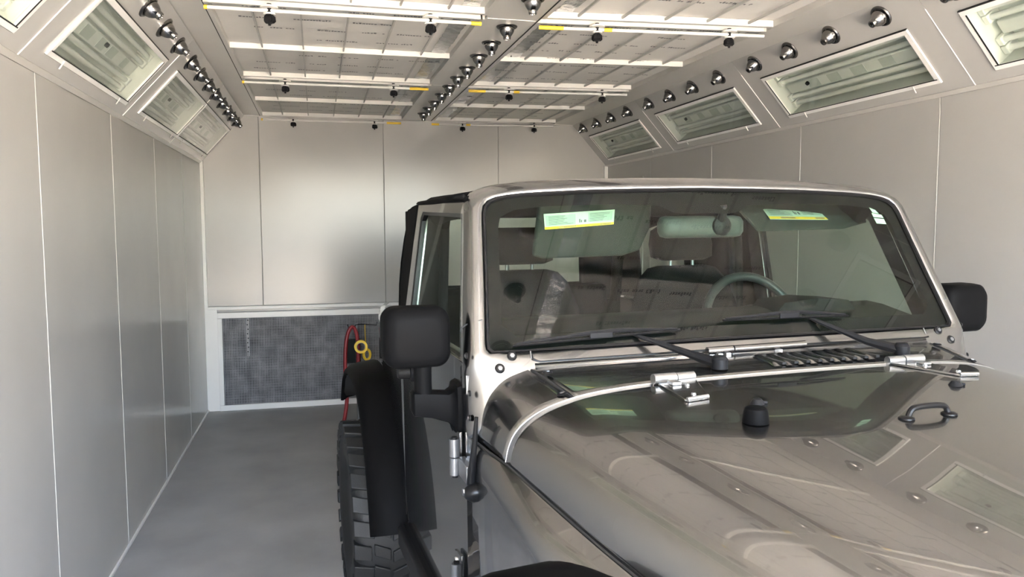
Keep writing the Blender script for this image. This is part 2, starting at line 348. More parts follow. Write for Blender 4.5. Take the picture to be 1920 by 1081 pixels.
# ------------------------------------------------------------------ light fixtures in the slopes
def fixture(side, ya, yb, label):
    A, d, n, L = slope_frame(side)
    root = thing('light_fixture', label, 'light', sp(side, (ya + yb) / 2, 0), 'booth lights in the %s slope' % side)
    yc = (ya + yb) / 2; h = (yb - ya) / 2
    def q(y, s, o): return sp(side, y, s, o) - root.location + Vector((0, yc, 0))
    def P(y, s, o): return q(y, s, o)
    def bx(m, y0, y1, s0, s1, o0, o1):
        m.hexa([P(y0, s0, o0), P(y1, s0, o0), P(y1, s1, o0), P(y0, s1, o0), P(y0, s0, o1), P(y1, s0, o1), P(y1, s1, o1), P(y0, s1, o1)]); return m
    g0, g1, e = 0.178, 0.650, 0.026
    fr = MB(); a, b = -h + 0.002, h - 0.002
    bx(fr, a, b, S0 + 0.003, g0, -0.006, 0.008); bx(fr, a, b, g1, S1 - 0.003, -0.006, 0.008)
    bx(fr, a, a + e, g0, g1, -0.006, 0.008); bx(fr, b - e, b, g0, g1, -0.006, 0.008)
    fr.build('frame', WHITE_T, root, bevel=0.0015)
    ln = MB()   # dark gasket lines round the glass and along the upper edge
    bx(ln, a, b, S1 - 0.006, S1 + 0.004, -0.003, 0.0088); bx(ln, a + 0.01, b - 0.01, g0 - 0.004, g0 + 0.004, 0.0075, 0.0092)
    far = b - e if True else 0
    bx(ln, far - 0.004, far + 0.003, g0, g1, 0.0075, 0.0092)
    ln.build('gasket', DARK, root)
    bx(MB(), a + e, b - e, g0, g1, -0.002, 0.002).build('glass', FGLASS, root)
    bx2 = MB(); D = -0.11
    bx(bx2, a + 0.012, b - 0.012, g0 - 0.02, g1 + 0.02, D - 0.006, D)
    for s_ in (g0 - 0.02, g1 + 0.02): bx(bx2, a + 0.012, b - 0.012, s_ - 0.008, s_ + 0.008, D, -0.004)
    for y_ in (a + 0.012, b - 0.018): bx(bx2, y_, y_ + 0.006, g0 - 0.02, g1 + 0.02, D, -0.004)
    hs = bx2.build('housing', REFL, root, smooth=20)
    sm = (g0 + g1) / 2
    bx(MB(), a + 0.06, b - 0.06, sm - 0.06, sm + 0.06, D, -0.055).build('ballast_cover', REFL, root, bevel=0.006)
    for s_ in (g0 + 0.055, g0 + 0.135, g1 - 0.135, g1 - 0.055):
        MB().cyl(P(a + 0.05, s_, -0.062), P(b - 0.05, s_, -0.062), 0.013, n=12).build('tube', TUBEM, root)
        for y_ in (a + 0.026, b - 0.052):
            bx(MB(), y_, y_ + 0.026, s_ - 0.036, s_ + 0.036, D, -0.042).build('lampholder', REFL, root, bevel=0.004)
    random.seed(int(ya * 1000)); lb = MB()
    for k in range(4):
        y_ = -h * 0.55 + k * h * 0.33 + random.uniform(-.03, .03); bx(lb, y_, y_ + random.uniform(.06, .13), sm - 0.045, sm + 0.045, -0.055, -0.0535)
    lb.build('label_plate', PLATE, root)
    bm_ = MB(); c0 = P(h * 0.55 * (1 if side == 'right' else -0.1), sm + 0.02, -0.053); bm_.cyl(c0, c0 + n * 0.012, 0.011, n=10); bm_.build('dark_knob', DARK, root)
    for f in (-0.72, 0.72):
        p0 = P(f * h, S0 + 0.03, 0.010); p1 = P(f * h, S0 - 0.03, 0.014)
        MB().tube([p0, lerp(p0, p1, .6), p1], 0.003, n=8).build('clip', PLENUM, root)
    return root
for side in ('left', 'right'):
    for i, (ya, yb) in enumerate(FIX[side]):
        nm = ['nearest the doorway', 'second from the doorway', 'third from the doorway', 'second from the back wall', 'next to the back wall'][i]
        fixture(side, ya, yb, 'unlit four-tube booth light in the %s sloped panel, %s' % (side, nm))

# ------------------------------------------------------------------ chrome eyeball nozzles
def nozzle_proto():
    r = bpy.data.objects.new('air_nozzle', None); COL.objects.link(r)
    MB().lathe([(0.052, -0.004), (0.052, 0.001), (0.048, 0.006), (0.041, 0.008), (0.038, 0.004), (0.038, -0.004)], 28).build('flange', DCHROME, r)
    MB().lathe([(0.037, 0.004), (0.0375, 0.014), (0.034, 0.026), (0.027, 0.038), (0.021, 0.045), (0.019, 0.047)], 28).build('ball', CHROME, r)
    MB().lathe([(0.019, 0.046), (0.0185, 0.057), (0.0165, 0.062), (0.0125, 0.063), (0.011, 0.056), (0.0, 0.054)], 20).build('spout', CHROME, r)
    return r
NP = nozzle_proto(); first = [True]
def put_nozzle(loc, nrm, label, group):
    if first[0]: r = NP; first[0] = False
    else:
        r = NP.copy(); COL.objects.link(r)
        for c in NP.children:
            k = c.copy(); COL.objects.link(k); k.parent = r
    tl = Vector((random.uniform(-.10, .10), random.uniform(-.22, .05), random.uniform(-.1, .1)))
    r.location = loc; r.rotation_euler = (Vector(nrm)).to_track_quat('Z', 'Y').to_euler()
    q = (Vector(nrm) + tl * 0.5).to_track_quat('Z', 'Y')
    rel = r.rotation_euler.to_quaternion().inverted() @ q
    for c in r.children:
        if not c.name.startswith('flange'): c.rotation_euler = rel.to_euler()
    tag(r, label, 'nozzle', group)
LY = [7.073, 6.75, 6.41, 6.045, 5.66, 5.315, 4.965, 4.62, 4.22, 3.87, 3.525, 3.18, 2.83, 2.48, 2.13, 1.78, 1.43, 1.08, 0.73, 0.38]
RY = [6.985, 6.622, 6.273, 5.917, 5.503, 5.145, 4.804, 4.454, 4.046, 3.707, 3.366, 3.02, 2.617, 2.27, 1.92, 1.57, 1.22, 0.87, 0.52]
CY = [6.716, 6.40, 6.085, 5.738, 5.398, 5.077, 4.76, 4.417, 4.094, 3.755, 3.29, 2.97, 2.62, 2.27, 1.92, 1.57, 1.22, 0.87, 0.52]
for side, ys, s_ in (('left', LY, 0.842), ('right', RY, 0.875)):
    A, d, n, L = slope_frame(side)
    for i, y in enumerate(ys):
        put_nozzle(sp(side, y, s_, 0.002), n, 'chrome eyeball nozzle in the %s slope row, %s from the back wall' % (side, ORD(i)), 'nozzle row on the %s slope' % side)
for i, y in enumerate(CY):
    put_nozzle((0.918 - 0.004 * (y - 5) , y, ZC - 0.002), (0, 0, -1), 'chrome eyeball nozzle under the centre ceiling strip, %s from the back wall' % ORD(i), 'nozzle row on the centre strip')

# ------------------------------------------------------------------ ceiling filter racks
def glyph_row(m, x, y, n, z, rnd, hgt=0.025):
    for k in range(n):
        if rnd.random() < 0.10: x += 0.014; continue
        wd = rnd.uniform(0.009, 0.014); hh = hgt * rnd.choice((0.62, 0.62, 0.62, 0.95))
        t = 0.006
        for a in rnd.sample([((0, 0), (t, hh)), ((wd - t, 0), (wd, hh)), ((0, 0), (wd, t)), ((0, hh - t), (wd, hh)), ((0, hh / 2), (wd, hh / 2 + t))], 3):
            (x0, y0), (x1, y1) = a
            m.add([(x + x0, y - y0, z), (x + x1, y - y0, z), (x + x1, y - y1, z), (x + x0, y - y1, z)], [(0, 1, 2, 3)])
        x += wd + 0.004
    return x
def rack(col, ya, yb, label, seed):
    rnd = random.Random(seed)
    xa, xb = (-0.455, 0.790) if col == 'left' else (1.044, 2.213)
    skew = 0.0 if col == 'left' else -0.10         # the right column hangs slightly out of square
    xc = (xa + xb) / 2; yc = (ya + yb) / 2
    root = thing('ceiling_filter_rack', label, 'air filter', (xc, yc, ZC), 'filter racks in the ceiling')
    hx = (xb - xa) / 2; hy = (yb - ya) / 2
    def Yk(x, y): return y + skew * (x / (2 * hx) + 0.5)
    def bar(name, x0, x1, y0, y1, z0, z1, m, **k):
        return MB().hexa([(x0, Yk(x0, y0), z0), (x1, Yk(x1, y0), z0), (x1, Yk(x1, y1), z0), (x0, Yk(x0, y1), z0),
                          (x0, Yk(x0, y0), z1), (x1, Yk(x1, y0), z1), (x1, Yk(x1, y1), z1), (x0, Yk(x0, y1), z1)]).build(name, m, root, **k)
    zf = 0.028
    n = 24; gm = MB(); gm.loft([[(lerp(-hx, hx, i / n), Yk(lerp(-hx, hx, i / n), lerp(-hy, hy, j / 30)), zf + 0.004 * sin(i * 1.7 + j) * rnd.random()) for i in range(n + 1)] for j in range(31)], closed=False)
    gm.build('filter_sheet', MEDIA, root)
    for y in (-hy, 0.0 + 0.02, hy - 0.03):
        bar('tee_bar', -hx + 0.015, hx - 0.012, y, y + 0.010, -0.004, 0.026, BARW, bevel=0.001)
    for y in (-hy, hy - 0.03): bar('tee_flange', -hx + 0.015, hx - 0.012, y + 0.012, y + 0.03, -0.002, 0.001, PLENUM)
    bar('side_angle', -hx, -hx + 0.022, -hy, hy, -0.004, 0.028, PLENUM, bevel=0.001); bar('side_angle', hx - 0.022, hx, -hy, hy, -0.004, 0.028, PLENUM, bevel=0.001)
    for k in range(5):
        x = (-0.265 + k * 0.2165 - xc) if col == 'left' else (1.215 + k * 0.212 - xc)
        bar('support_wire', x - 0.004, x + 0.004, -hy + 0.012, hy - 0.03, 0.004, 0.016, mat_wire)
    xt = (0.70 if col == 'left' else 1.14) - xc
    tm = MB(); rows = []
    for j in range(61):
        y = lerp(-hy + 0.02, hy - 0.04, j / 60)
        rows.append([(xt + dx * 0.042 + rnd.uniform(-.003, .003), Yk(xt, y), zf - 0.004 + rnd.uniform(-.003, .002)) for dx in (-1, -.33, .33, 1)])
    tm.loft(rows, closed=False).build('foil_tape_strip', TAPE, root, smooth=60)
    pm = MB()
    y = -hy + 0.13
    while y < hy - 0.1:
        x = -hx + rnd.uniform(0.06, 0.2)
        while x < hx - 0.22:
            if rnd.random() < 0.88:
                xe = glyph_row(pm, x, Yk(x, y) + rnd.uniform(-.004, .004), rnd.randint(8, 15), zf - 0.0075, rnd)
            else: xe = x + 0.1
            x = xe + rnd.uniform(0.05, 0.12)
        y += rnd.uniform(0.17, 0.235)
    pm.build('print', INK, root, smooth=0, kind='stuff')
    # hold-down tube with its knobs under the end nearest the back wall
    yt = hy + 0.055; zt = -0.028
    x0, x1 = -hx + 0.005, hx - 0.02
    tb = MB().cyl((x0, Yk(x0, yt), zt), (x1, Yk(x1, yt), zt), 0.0085, n=12).build('clamp_tube', BARW, root)
    def sleeve(xa_, xb_): MB().cyl((xa_, Yk(xa_, yt), zt), (xb_, Yk(xb_, yt), zt), 0.0097, n=12).build('yellow_tape_sleeve', YEL, tb)
    if col == 'left': sleeve(x1 - rnd.choice((0.05, 0.13)), x1 - 0.001); sleeve(x0 + 0.001, x0 + rnd.choice((0.015, 0.05)))
    else: sleeve(x0 + 0.001, x0 + rnd.choice((0.07, 0.12))); sleeve(x0 + 0.32, x0 + 0.36)
    for x in (((-0.18 - xc), (0.53 - xc)) if col == 'left' else ((1.335 - xc), (2.01 - xc))):
        yy = Yk(x, yt)
        wsh = MB().cyl((x, yy, zt + 0.010), (x, yy, zt + 0.018), 0.038, n=20); wsh.cyl((x, yy, zt - 0.018), (x, yy, zt - 0.012), 0.026, n=20)
        wsh.build('washer', BARW, root)
        kn = MB(); N = 30
        star = lambda r0, z: [(x + r0 * (1 + 0.16 * cos(5 * 2 * pi * i / N)) * cos(2 * pi * i / N), yy + r0 * (1 + 0.16 * cos(5 * 2 * pi * i / N)) * sin(2 * pi * i / N), z) for i in range(N)]
        kn.loft([star(0.014, zt - 0.018), star(0.022, zt - 0.026), star(0.024, zt - 0.046), star(0.017, zt - 0.054)], caps=True)
        kn.cyl((x, yy, zt - 0.054), (x, yy, zt - 0.064), 0.006, n=8); kn.cyl((x, yy, zt - 0.02), (x, yy, zt + 0.03), 0.010, n=10)
        kn.build('star_knob', BLKP, root)
mat_wire = mat('grey_support_wire', (0.45, 0.44, 0.42), 0.5, var=0.05, vscale=20)
WHERE = ['against the back wall', 'second from the back wall', 'third from the back wall', 'second from the doorway', 'nearest the doorway']
for ci, col in enumerate(('left', 'right')):
    for k, (ya, yb) in enumerate(((5.41, 7.14), (3.64, 5.345), (1.87, 3.575), (0.13, 1.80), (-1.60, 0.06))):
        rack(col, ya, yb, 'printed white ceiling filter in a %s-hand rack, %s' % (col, WHERE[k]), 11 + ci * 7 + k)

# ------------------------------------------------------------------ the car (local frame: x across, y to the rear, z up, origin under the windscreen foot)
car = thing('off_road_car', 'silver two-door off-road car with black soft top and black fender flares on the booth floor', 'car')
CS = 0.925        # size of the car model
car.matrix_world = Matrix.Translation((1.0662, 1.7776, 0.1299)) @ Matrix(((0.99820904, -0.05930637, -0.00784008), (0.05930454, 0.99823983, -0.00046579),
                                                                          (0.0078539, 0.0, 0.99996916))).to_4x4() @ Matrix.Scale(CS, 4)
def part(name, mb, m, parent=None, **k): return mb.build(name, m, parent or car, **k)
def mir(pts): return [(-p[0], *p[1:]) for p in pts]

# --- windscreen plane helpers: x across, s up the slope, o outward
WK = -0.020
def WP(x, s, o=0.0): return Vector((x, 0.457 * s - 0.889 * o + WK * x, 1.288 + 0.889 * s + 0.457 * o))
half_glass = [(0.0, 0.477), (0.2, 0.474), (0.36, 0.470), (0.50, 0.463), (0.567, 0.4585), (0.612, 0.453), (0.646, 0.446), (0.668, 0.436), (0.683, 0.42), (0.690, 0.395),
              (0.7105, 0.20), (0.731, 0.024), (0.731, 0.010), (0.722, 0.0), (0.70, -0.001), (0.35, 0.001), (0.0, 0.002)]
half_out = [(0.0, 0.549), (0.2, 0.5475), (0.436, 0.541), (0.56, 0.532), (0.633, 0.522), (0.672, 0.513), (0.699, 0.499), (0.715, 0.480), (0.724, 0.456), (0.729, 0.42),
            (0.752, 0.25), (0.774, 0.09), (0.788, -0.03), (0.790, -0.19), (0.78, -0.20), (0.35, -0.20), (0.0, -0.20)]
def closed(h): return h + [(-x, s) for x, s in h[-2:0:-1]]
def cast(poly, ang, c=(0.0, 0.22)):
    dx, dy = cos(ang), sin(ang); best = None
    for (x0, y0), (x1, y1) in zip(poly, poly[1:] + poly[:1]):
        ex, ey = x1 - x0, y1 - y0; den = dx * ey - dy * ex
        if abs(den) < 1e-12: continue
        t = ((x0 - c[0]) * ey - (y0 - c[1]) * ex) / den; u = ((x0 - c[0]) * dy - (y0 - c[1]) * dx) / den
        if t > 0 and -1e-9 <= u <= 1 + 1e-9 and (best is None or t > best): best = t
    return (c[0] + dx * best, c[1] + dy * best)
GP, OP = closed(half_glass), closed(half_out)
angs = sorted({round(math.atan2(s - 0.22, x), 5) for x, s in GP + OP} | {round(-pi + 2 * pi * i / 120, 5) for i in range(120)})
gl = [cast(GP, a) for a in angs]; ol = [cast(OP, a) for a in angs]
def loopW(t, o, g=0.0): return [WP(lerp(a[0], b[0], t), lerp(a[1], b[1], t), o) for a, b in zip(gl, ol)]
PA = [(0, -0.03), (0, 0.001), (0.06, 0.006), (0.25, 0.008), (0.45, 0.0078), (0.62, 0.006), (0.76, 0.001), (0.87, -0.008), (0.95, -0.022), (1.0, -0.050), (1.0, -0.085), (0.9, -0.095)]
PB = [(0, -0.03), (0, 0.001), (0.05, 0.006), (0.16, 0.0075), (0.30, 0.004), (0.46, -0.004), (0.62, -0.014), (0.77, -0.026), (0.89, -0.040), (1.0, -0.062), (1.0, -0.095), (0.9, -0.1)]
def frame_loop(k):
    out = []
    for a, b in zip(gl, ol):
        w_ = min(1, max(0, (b[1] - 0.42) / 0.09)); t, o = (lerp(PA[k][q], PB[k][q], w_) for q in (0, 1))
        out.append(WP(lerp(a[0], b[0], t), lerp(a[1], b[1], t), o))
    return out
part('windscreen_frame', MB().loft([frame_loop(k) for k in range(len(PA))]), SILVER, smooth=50)
def scaleloop(f, o): return [WP(x * f, 0.22 + (s - 0.22) * (1 - (1 - f) * 2.6), o) for x, s in gl]
part('windscreen_seal', MB().loft([loopW(0.0, 0.0015), loopW(0.012, 0.008), scaleloop(0.993, 0.0075), scaleloop(0.989, 0.001)]), BLKG)
gm = MB(); ring = [scaleloop(f, -0.002) for f in (0.999, 0.97)]
k = MB(); k.v = [tuple(p) for p in scaleloop(0.998, 0.0)]; k.f = [tuple(range(len(gl)))]
part('windscreen_glass', k, WGLASS, smooth=0)
# dark printed border on the inside of the glass
half_in = [(0.0, 0.400), (0.07, 0.396), (0.11, 0.402), (0.15, 0.425), (0.30, 0.430), (0.50, 0.424), (0.60, 0.412), (0.640, 0.39), (0.650, 0.36), (0.668, 0.20), (0.682, 0.07), (0.678, 0.052), (0.66, 0.046), (0.35, 0.046), (0.0, 0.044)]
IP = closed(half_in); il = [cast(IP, a) for a in angs]
part('windscreen_black_border', MB().loft([[WP(x * 0.998, s, -0.004) for x, s in gl], [WP(x, s, -0.004) for x, s in il]]), mat('black_frit', (0.006, 0.006, 0.006), 0.7, var=0.1, vscale=50, spec=0.0))
# seam between screen frame and cowl, side joints and bolts
for sx in (-1, 1):
    part('pillar_seam', MB().tube([WP(sx * 0.735, 0.088, 0.0105), WP(sx * 0.752, 0.086, 0.004), WP(sx * 0.772, 0.087, -0.018), WP(sx * 0.778, 0.088, -0.05)], 0.0018, n=6), HINGE)
    part('cowl_joint', MB().tube([WP(sx * 0.620, -0.002, 0.008), WP(sx * 0.6215, -0.022, 0.009)], 0.0018, n=6), HINGE)
def bolt(p, nrm, r=0.0125):
    b = part('bolt', MB().lathe([(r, 0), (r * 1.04, 0.002), (r * 0.8, 0.005), (r * 0.5, 0.0052)], 16, p, nrm), BLKG)
    part('bolt_socket', MB().lathe([(r * 0.5, 0.0052), (r * 0.5, 0.0065), (r * 0.36, 0.0068), (0.0, 0.0062)], 6, p, nrm), HINGE, b)
WN = (0, -0.889, 0.457)
for sx in (-1, 1):
    bolt(WP(sx * 0.671, -0.012, 0.0075), WN); bolt(WP(sx * 0.707, -0.043, 0.006), WN)
    bolt((sx * 0.607, -0.085, 1.248), (0, 0, 1)); bolt((sx * 0.612, -0.198, 1.2185), (sx * 0.25, 0, 1))
    for y, z in ((0.004, 1.288), (-0.022, 1.198), (-0.019, 1.136)): bolt((sx * 0.787, y, z), (sx, 0, 0), 0.008)

# --- cowl, hood, fenders
NRM = [(0, 0), (0.15, 0.0015), (0.3, 0.007), (0.45, 0.018), (0.58, 0.040), (0.68, 0.075), (0.76, 0.125), (0.82, 0.19), (0.87, 0.265), (0.912, 0.36), (0.948, 0.48), (0.974, 0.62), (0.991, 0.80), (1.0, 1.0)]
HY = [-0.225, -0.40, -0.60, -0.75, -0.90, -1.05, -1.20, -1.30]
HX = [0.760, 0.737, 0.712, 0.686, 0.658, 0.628, 0.594, 0.570]
ZT = [1.2385, 1.2335, 1.222, 1.211, 1.199, 1.186, 1.170, 1.155]
ZS = [1.082, 1.064, 1.046, 1.030, 1.015, 1.000, 0.985, 0.975]
def interp(xs, ys, x):
    for i in range(len(xs) - 1):
        if (xs[i] - x) * (xs[i + 1] - x) <= 0: return lerp(ys[i], ys[i + 1], (x - xs[i]) / (xs[i + 1] - xs[i]))
    return ys[-1] if abs(x - xs[-1]) < abs(x - xs[0]) else ys[0]
_hs = smoothpath([(HY[i], HX[i], ZT[i]) for i in range(8)], 6); _h2 = smoothpath([(HY[i], ZS[i], 0) for i in range(8)], 6)
def hood_sec(y):
    xs = [-p[0] for p in _hs]
    return (interp(xs, [p[1] for p in _hs], -y), interp(xs, [p[2] for p in _hs], -y), interp([-p[0] for p in _h2], [p[1] for p in _h2], -y))
_nr = smoothpath([(a, b, 0) for a, b in NRM], 4)
def hood_pt(x, y):      # a point on the hood skin at x, y
    xh, zt, zs = hood_sec(y); a = min(1, abs(x) / xh)
    return Vector((x, y, zt - (zt - zs) * interp([p[0] for p in _nr], [p[1] for p in _nr], a)))
def hood_row(y):
    xh, zt, zs = hood_sec(y); R = [(xh * p[0], y, zt - (zt - zs) * p[1]) for p in _nr]
    return [(-p[0], p[1], p[2]) for p in R[:0:-1]] + R
rows = [hood_row(lerp(-0.229, -1.30, i / 40)) for i in range(41)]
part('hood', MB().loft(rows, closed=False), SILVER, smooth=60, solid=0.006, soff=-1.0)
part('hood_rear_edge', MB().tube([(p[0], -0.2265, p[2] - 0.0002) for p in hood_row(-0.226)], 0.0018, n=8), SEAMW)
CB = [(0, 1.2535), (0.3, 1.2525), (0.52, 1.251), (0.622, 1.2475), (0.655, 1.241), (0.685, 1.233), (0.708, 1.222), (0.728, 1.206), (0.745, 1.186), (0.757, 1.164), (0.766, 1.138), (0.772, 1.112), (0.776, 1.09)]
_cb = smoothpath([(a, b, 0) for a, b in CB], 4)
def resample(P, n):
    L = [0]
    for a, b in zip(P, P[1:]): L.append(L[-1] + (Vector(b) - Vector(a)).length)
    out = []
    for i in range(n + 1):
        t = L[-1] * i / n; j = 0
        while j < len(L) - 2 and L[j + 1] < t: j += 1
        out.append(Vector(P[j]).lerp(Vector(P[j + 1]), (t - L[j]) / max(1e-9, L[j + 1] - L[j])))
    return out
NC = 60
ra = resample([(p[0], -0.03, p[1]) for p in _cb], NC)
rb = resample([p for p in hood_row(-0.226) if p[0] >= 0], NC)
def cowl_pt(i, t, sx=1):
    p = Vector(ra[i]); p.y += WK * sx * p.x; p = p.lerp(Vector(rb[i]), t); p.z += 0.004 * sin(pi * t) * (1 - i / NC); return p
split = max(i for i in range(NC) if cowl_pt(i, 0.5).x < 0.612)
def cowl(i0, i1, sx): return MB().loft([[Vector((sx * p.x, p.y, p.z)) for p in (cowl_pt(i, j / 8, sx) for i in range(i0, i1 + 1))] for j in range(9)], closed=False)
cp = MB(); cp.loft([[Vector((-p.x, p.y, p.z)) for p in (cowl_pt(i, j / 8, -1) for i in range(split, 0, -1))] + [cowl_pt(i, j / 8) for i in range(0, split + 1)] for j in range(9)], closed=False)
part('cowl_panel', cp, SILVER, smooth=60, solid=0.003, soff=-1.0)
for sx in (-1, 1):
    sd_ = cowl(split + 1, NC, sx)
    part('cowl_side', sd_, SILVER, smooth=60, solid=0.003, soff=-1.0)
    part('cowl_gap', MB().tube([(sx * cowl_pt(split, t, sx).x + sx * 0.004, cowl_pt(split, t, sx).y, cowl_pt(split, t, sx).z - 0.004) for t in (0, .25, .5, .75, 1)], 0.0045, n=8), DARK)
part('cowl_lip', MB().loft([[(-0.614, -0.029 + 0.0123, 1.2465), (0.614, -0.029 - 0.0123, 1.2485)], [(-0.614, -0.021 + 0.0123, 1.2585), (0.614, -0.021 - 0.0123, 1.2605)]], closed=False), SILVER, solid=0.003)
part('cowl_seal', MB().tube([WP(-0.618, -0.012, 0.006), WP(-0.618, -0.024, 0.008), (-0.60, -0.008, 1.262), (0, -0.019, 1.266), (0.61, -0.032, 1.262), WP(0.628, -0.030, 0.006)], 0.0035, n=8), BLKG)
part('under_hood_filler', MB().box((-0.60, -1.25, 0.70), (0.60, -0.02, 0.95)).box((-0.70, -0.24, 0.62), (0.70, -0.02, 1.04)), DARK)
# torsion tube under the screen
tt = part('hinge_tube', MB().cyl((-0.125, -0.028, 1.2655), (0.19, -0.028, 1.2665), 0.0105, n=16), SILVER)
part('hinge_tube_ring', MB().cyl((-0.047, -0.028, 1.2655), (-0.043, -0.028, 1.2655), 0.0112, n=16), BLKG, tt)
for x in (-0.10, -0.075, 0.09): part('tube_foot', MB().box((x, -0.045, 1.252), (x + 0.014, -0.03, 1.259)), SEAMW, tt)
# cowl air vents: raised louvres over dark slots
for i in range(9):
    x = -0.005 + i * 0.037
    y0, y1 = -0.075, -0.195
    zc_ = lambda y: lerp(1.2535, 1.2385, (-0.03 - y) / 0.196) + 0.004
    lv = MB()
    for_prof = [(-0.012, 0.0), (-0.010, 0.005), (-0.003, 0.0085), (0.004, 0.0075), (0.0085, 0.003)]
    L_ = []
    for t in (0, .08, .25, .5, .75, .92, 1):
        y = lerp(y0, y1, t); hgt = min(1, min(t, 1 - t) * 8 + 0.15)
        L_.append([(x - t * 0.014 + a, y, zc_(y) + b * hgt) for a, b in for_prof])
    part('vent_louvre', lv.loft(L_, closed=False), SILVER, smooth=60)
    part('vent_slot', MB().box((x + 0.004, y1 + 0.01, zc_(-0.135) - 0.003), (x + 0.016, y0 - 0.012, zc_(-0.135) + 0.003)), DARK)
# hood hinges
for sx in (-1, 1):
    zk = 1.246
    kn = part('hood_hinge', MB().cyl((sx * 0.398, -0.236, zk), (sx * 0.339, -0.234, zk), 0.0125, n=18).cyl((sx * 0.3365, -0.234, zk), (sx * 0.288, -0.232, zk), 0.0115, n=18), SEAMW)
    def hp(x, y, o): p = hood_pt(sx * x, y); p.z += o; return p
    pl_ = [(0.392, -0.245), (0.29, -0.243), (0.345, -0.392), (0.352, -0.402), (0.400, -0.406), (0.408, -0.398)]
    part('hinge_leaf', MB().loft([[hp(x, y, 0.0005) for x, y in pl_], [hp(x, y, 0.0065) for x, y in pl_]], caps=True), SILVER, kn, bevel=0.0015)
    part('hinge_leaf_tip', MB().tube([hp(0.350, -0.398, 0.006), hp(0.404, -0.402, 0.006)], 0.005, n=8), SEAMW, kn)
    part('hinge_boss', MB().box(tuple(hp(0.352 if sx > 0 else 0.376, -0.29, 0.006)), tuple(hp(0.376 if sx > 0 else 0.352, -0.262, 0.013))), SEAMW, kn, bevel=0.002)
    for x, y in ((0.372, -0.375), (0.344, -0.30)): part('hinge_screw', MB().lathe([(0.006, 0), (0.005, 0.004), (0.0, 0.0045)], 8, hp(x, y, 0.006)), SEAMW, kn)
# hood fittings
def hood_at(x, y, d=0.0): p = hood_pt(x, y); p.z += d; return p
part('screen_rest_bumper', MB().lathe([(0.026, 0), (0.0262, 0.004), (0.0235, 0.022), (0.0215, 0.028), (0.018, 0.0305), (0.0, 0.031)], 24, hood_at(-0.350, -0.570)), SATIN)
for x in (-0.275, 0.262):
    part('washer_nozzle', MB().lathe([(0.016, 0), (0.014, 0.004), (0.009, 0.011), (0.0, 0.014)], 14, hood_at(x, -0.468)).cyl(hood_at(x + 0.004, -0.468, 0.004), hood_at(x + 0.02, -0.475, 0.003), 0.005, 0.003, 8), BLKP)
hc = 0.0; hy = -0.645
pts = [hood_at(-0.050, hy, 0.002), hood_at(-0.047, hy, 0.011), hood_at(-0.040, hy, 0.0185), hood_at(-0.025, hy, 0.0215), hood_at(0.0, hy, 0.0225), hood_at(0.028, hy, 0.0215), hood_at(0.042, hy, 0.018), hood_at(0.048, hy, 0.010), hood_at(0.050, hy, 0.002)]
fl = part('tie_down_loop', MB().tube(smoothpath(pts, 5), 0.0062, n=10), BLKG)
for x in (-0.054, 0.054): part('loop_foot', MB().lathe([(0.016, 0), (0.0155, 0.003), (0.010, 0.006), (0, 0.0065)], 16, hood_at(x, hy)), BLKG, fl)

# fender sides under the hood seam
def seam_row(y):
    if y >= -0.2: 
        t = (y + 0.2) / 0.25; return lerp(0.762, 0.786, min(1, max(0, t)) ** 0.6), lerp(1.078, 1.082, min(1, t))
    xh, zt, zs = hood_sec(max(-1.3, y)); return xh + 0.001, zs - 0.004
for sx in (-1, 1):
    R = []; R2 = []
    for i in range(25):
        y = lerp(0.012, -1.28, i / 24); xs, zs = seam_row(y); xo = 0.790 - 0.22 * max(0, -y - 0.50); out = max(0.0, xo - xs - 0.004)
        R.append([(sx * (xs - 0.012), y, zs - 0.002), (sx * xs, y, zs - 0.0005), (sx * (xs + 0.004), y, zs - 0.004), (sx * (xs + out * 0.4 + .004), y, zs - 0.014), (sx * (xs + out * 0.75 + .004), y, zs - 0.028),
                  (sx * xo, y, zs - 0.045), (sx * (xo + 0.001), y, zs - 0.07)])
        zb = 0.5 if y > -0.16 else (0.62 if y > -0.24 else (0.74 if y > -0.33 else (0.84 if y > -0.42 else 0.90)))
        R[-1] += [(sx * (xo + 0.001), y, zs - 0.075), (sx * (xo + 0.001), y, zb)]
    part('fender', MB().loft(R, closed=False), SILVER, smooth=50, solid=0.003)
    part('hood_side_gap', MB().tube([(sx * (seam_row(y)[0] - 0.0005), y, seam_row(y)[1] + 0.0015) for y in [0.012 - 0.05 * k for k in range(27)]], 0.0026, n=6), DARK)

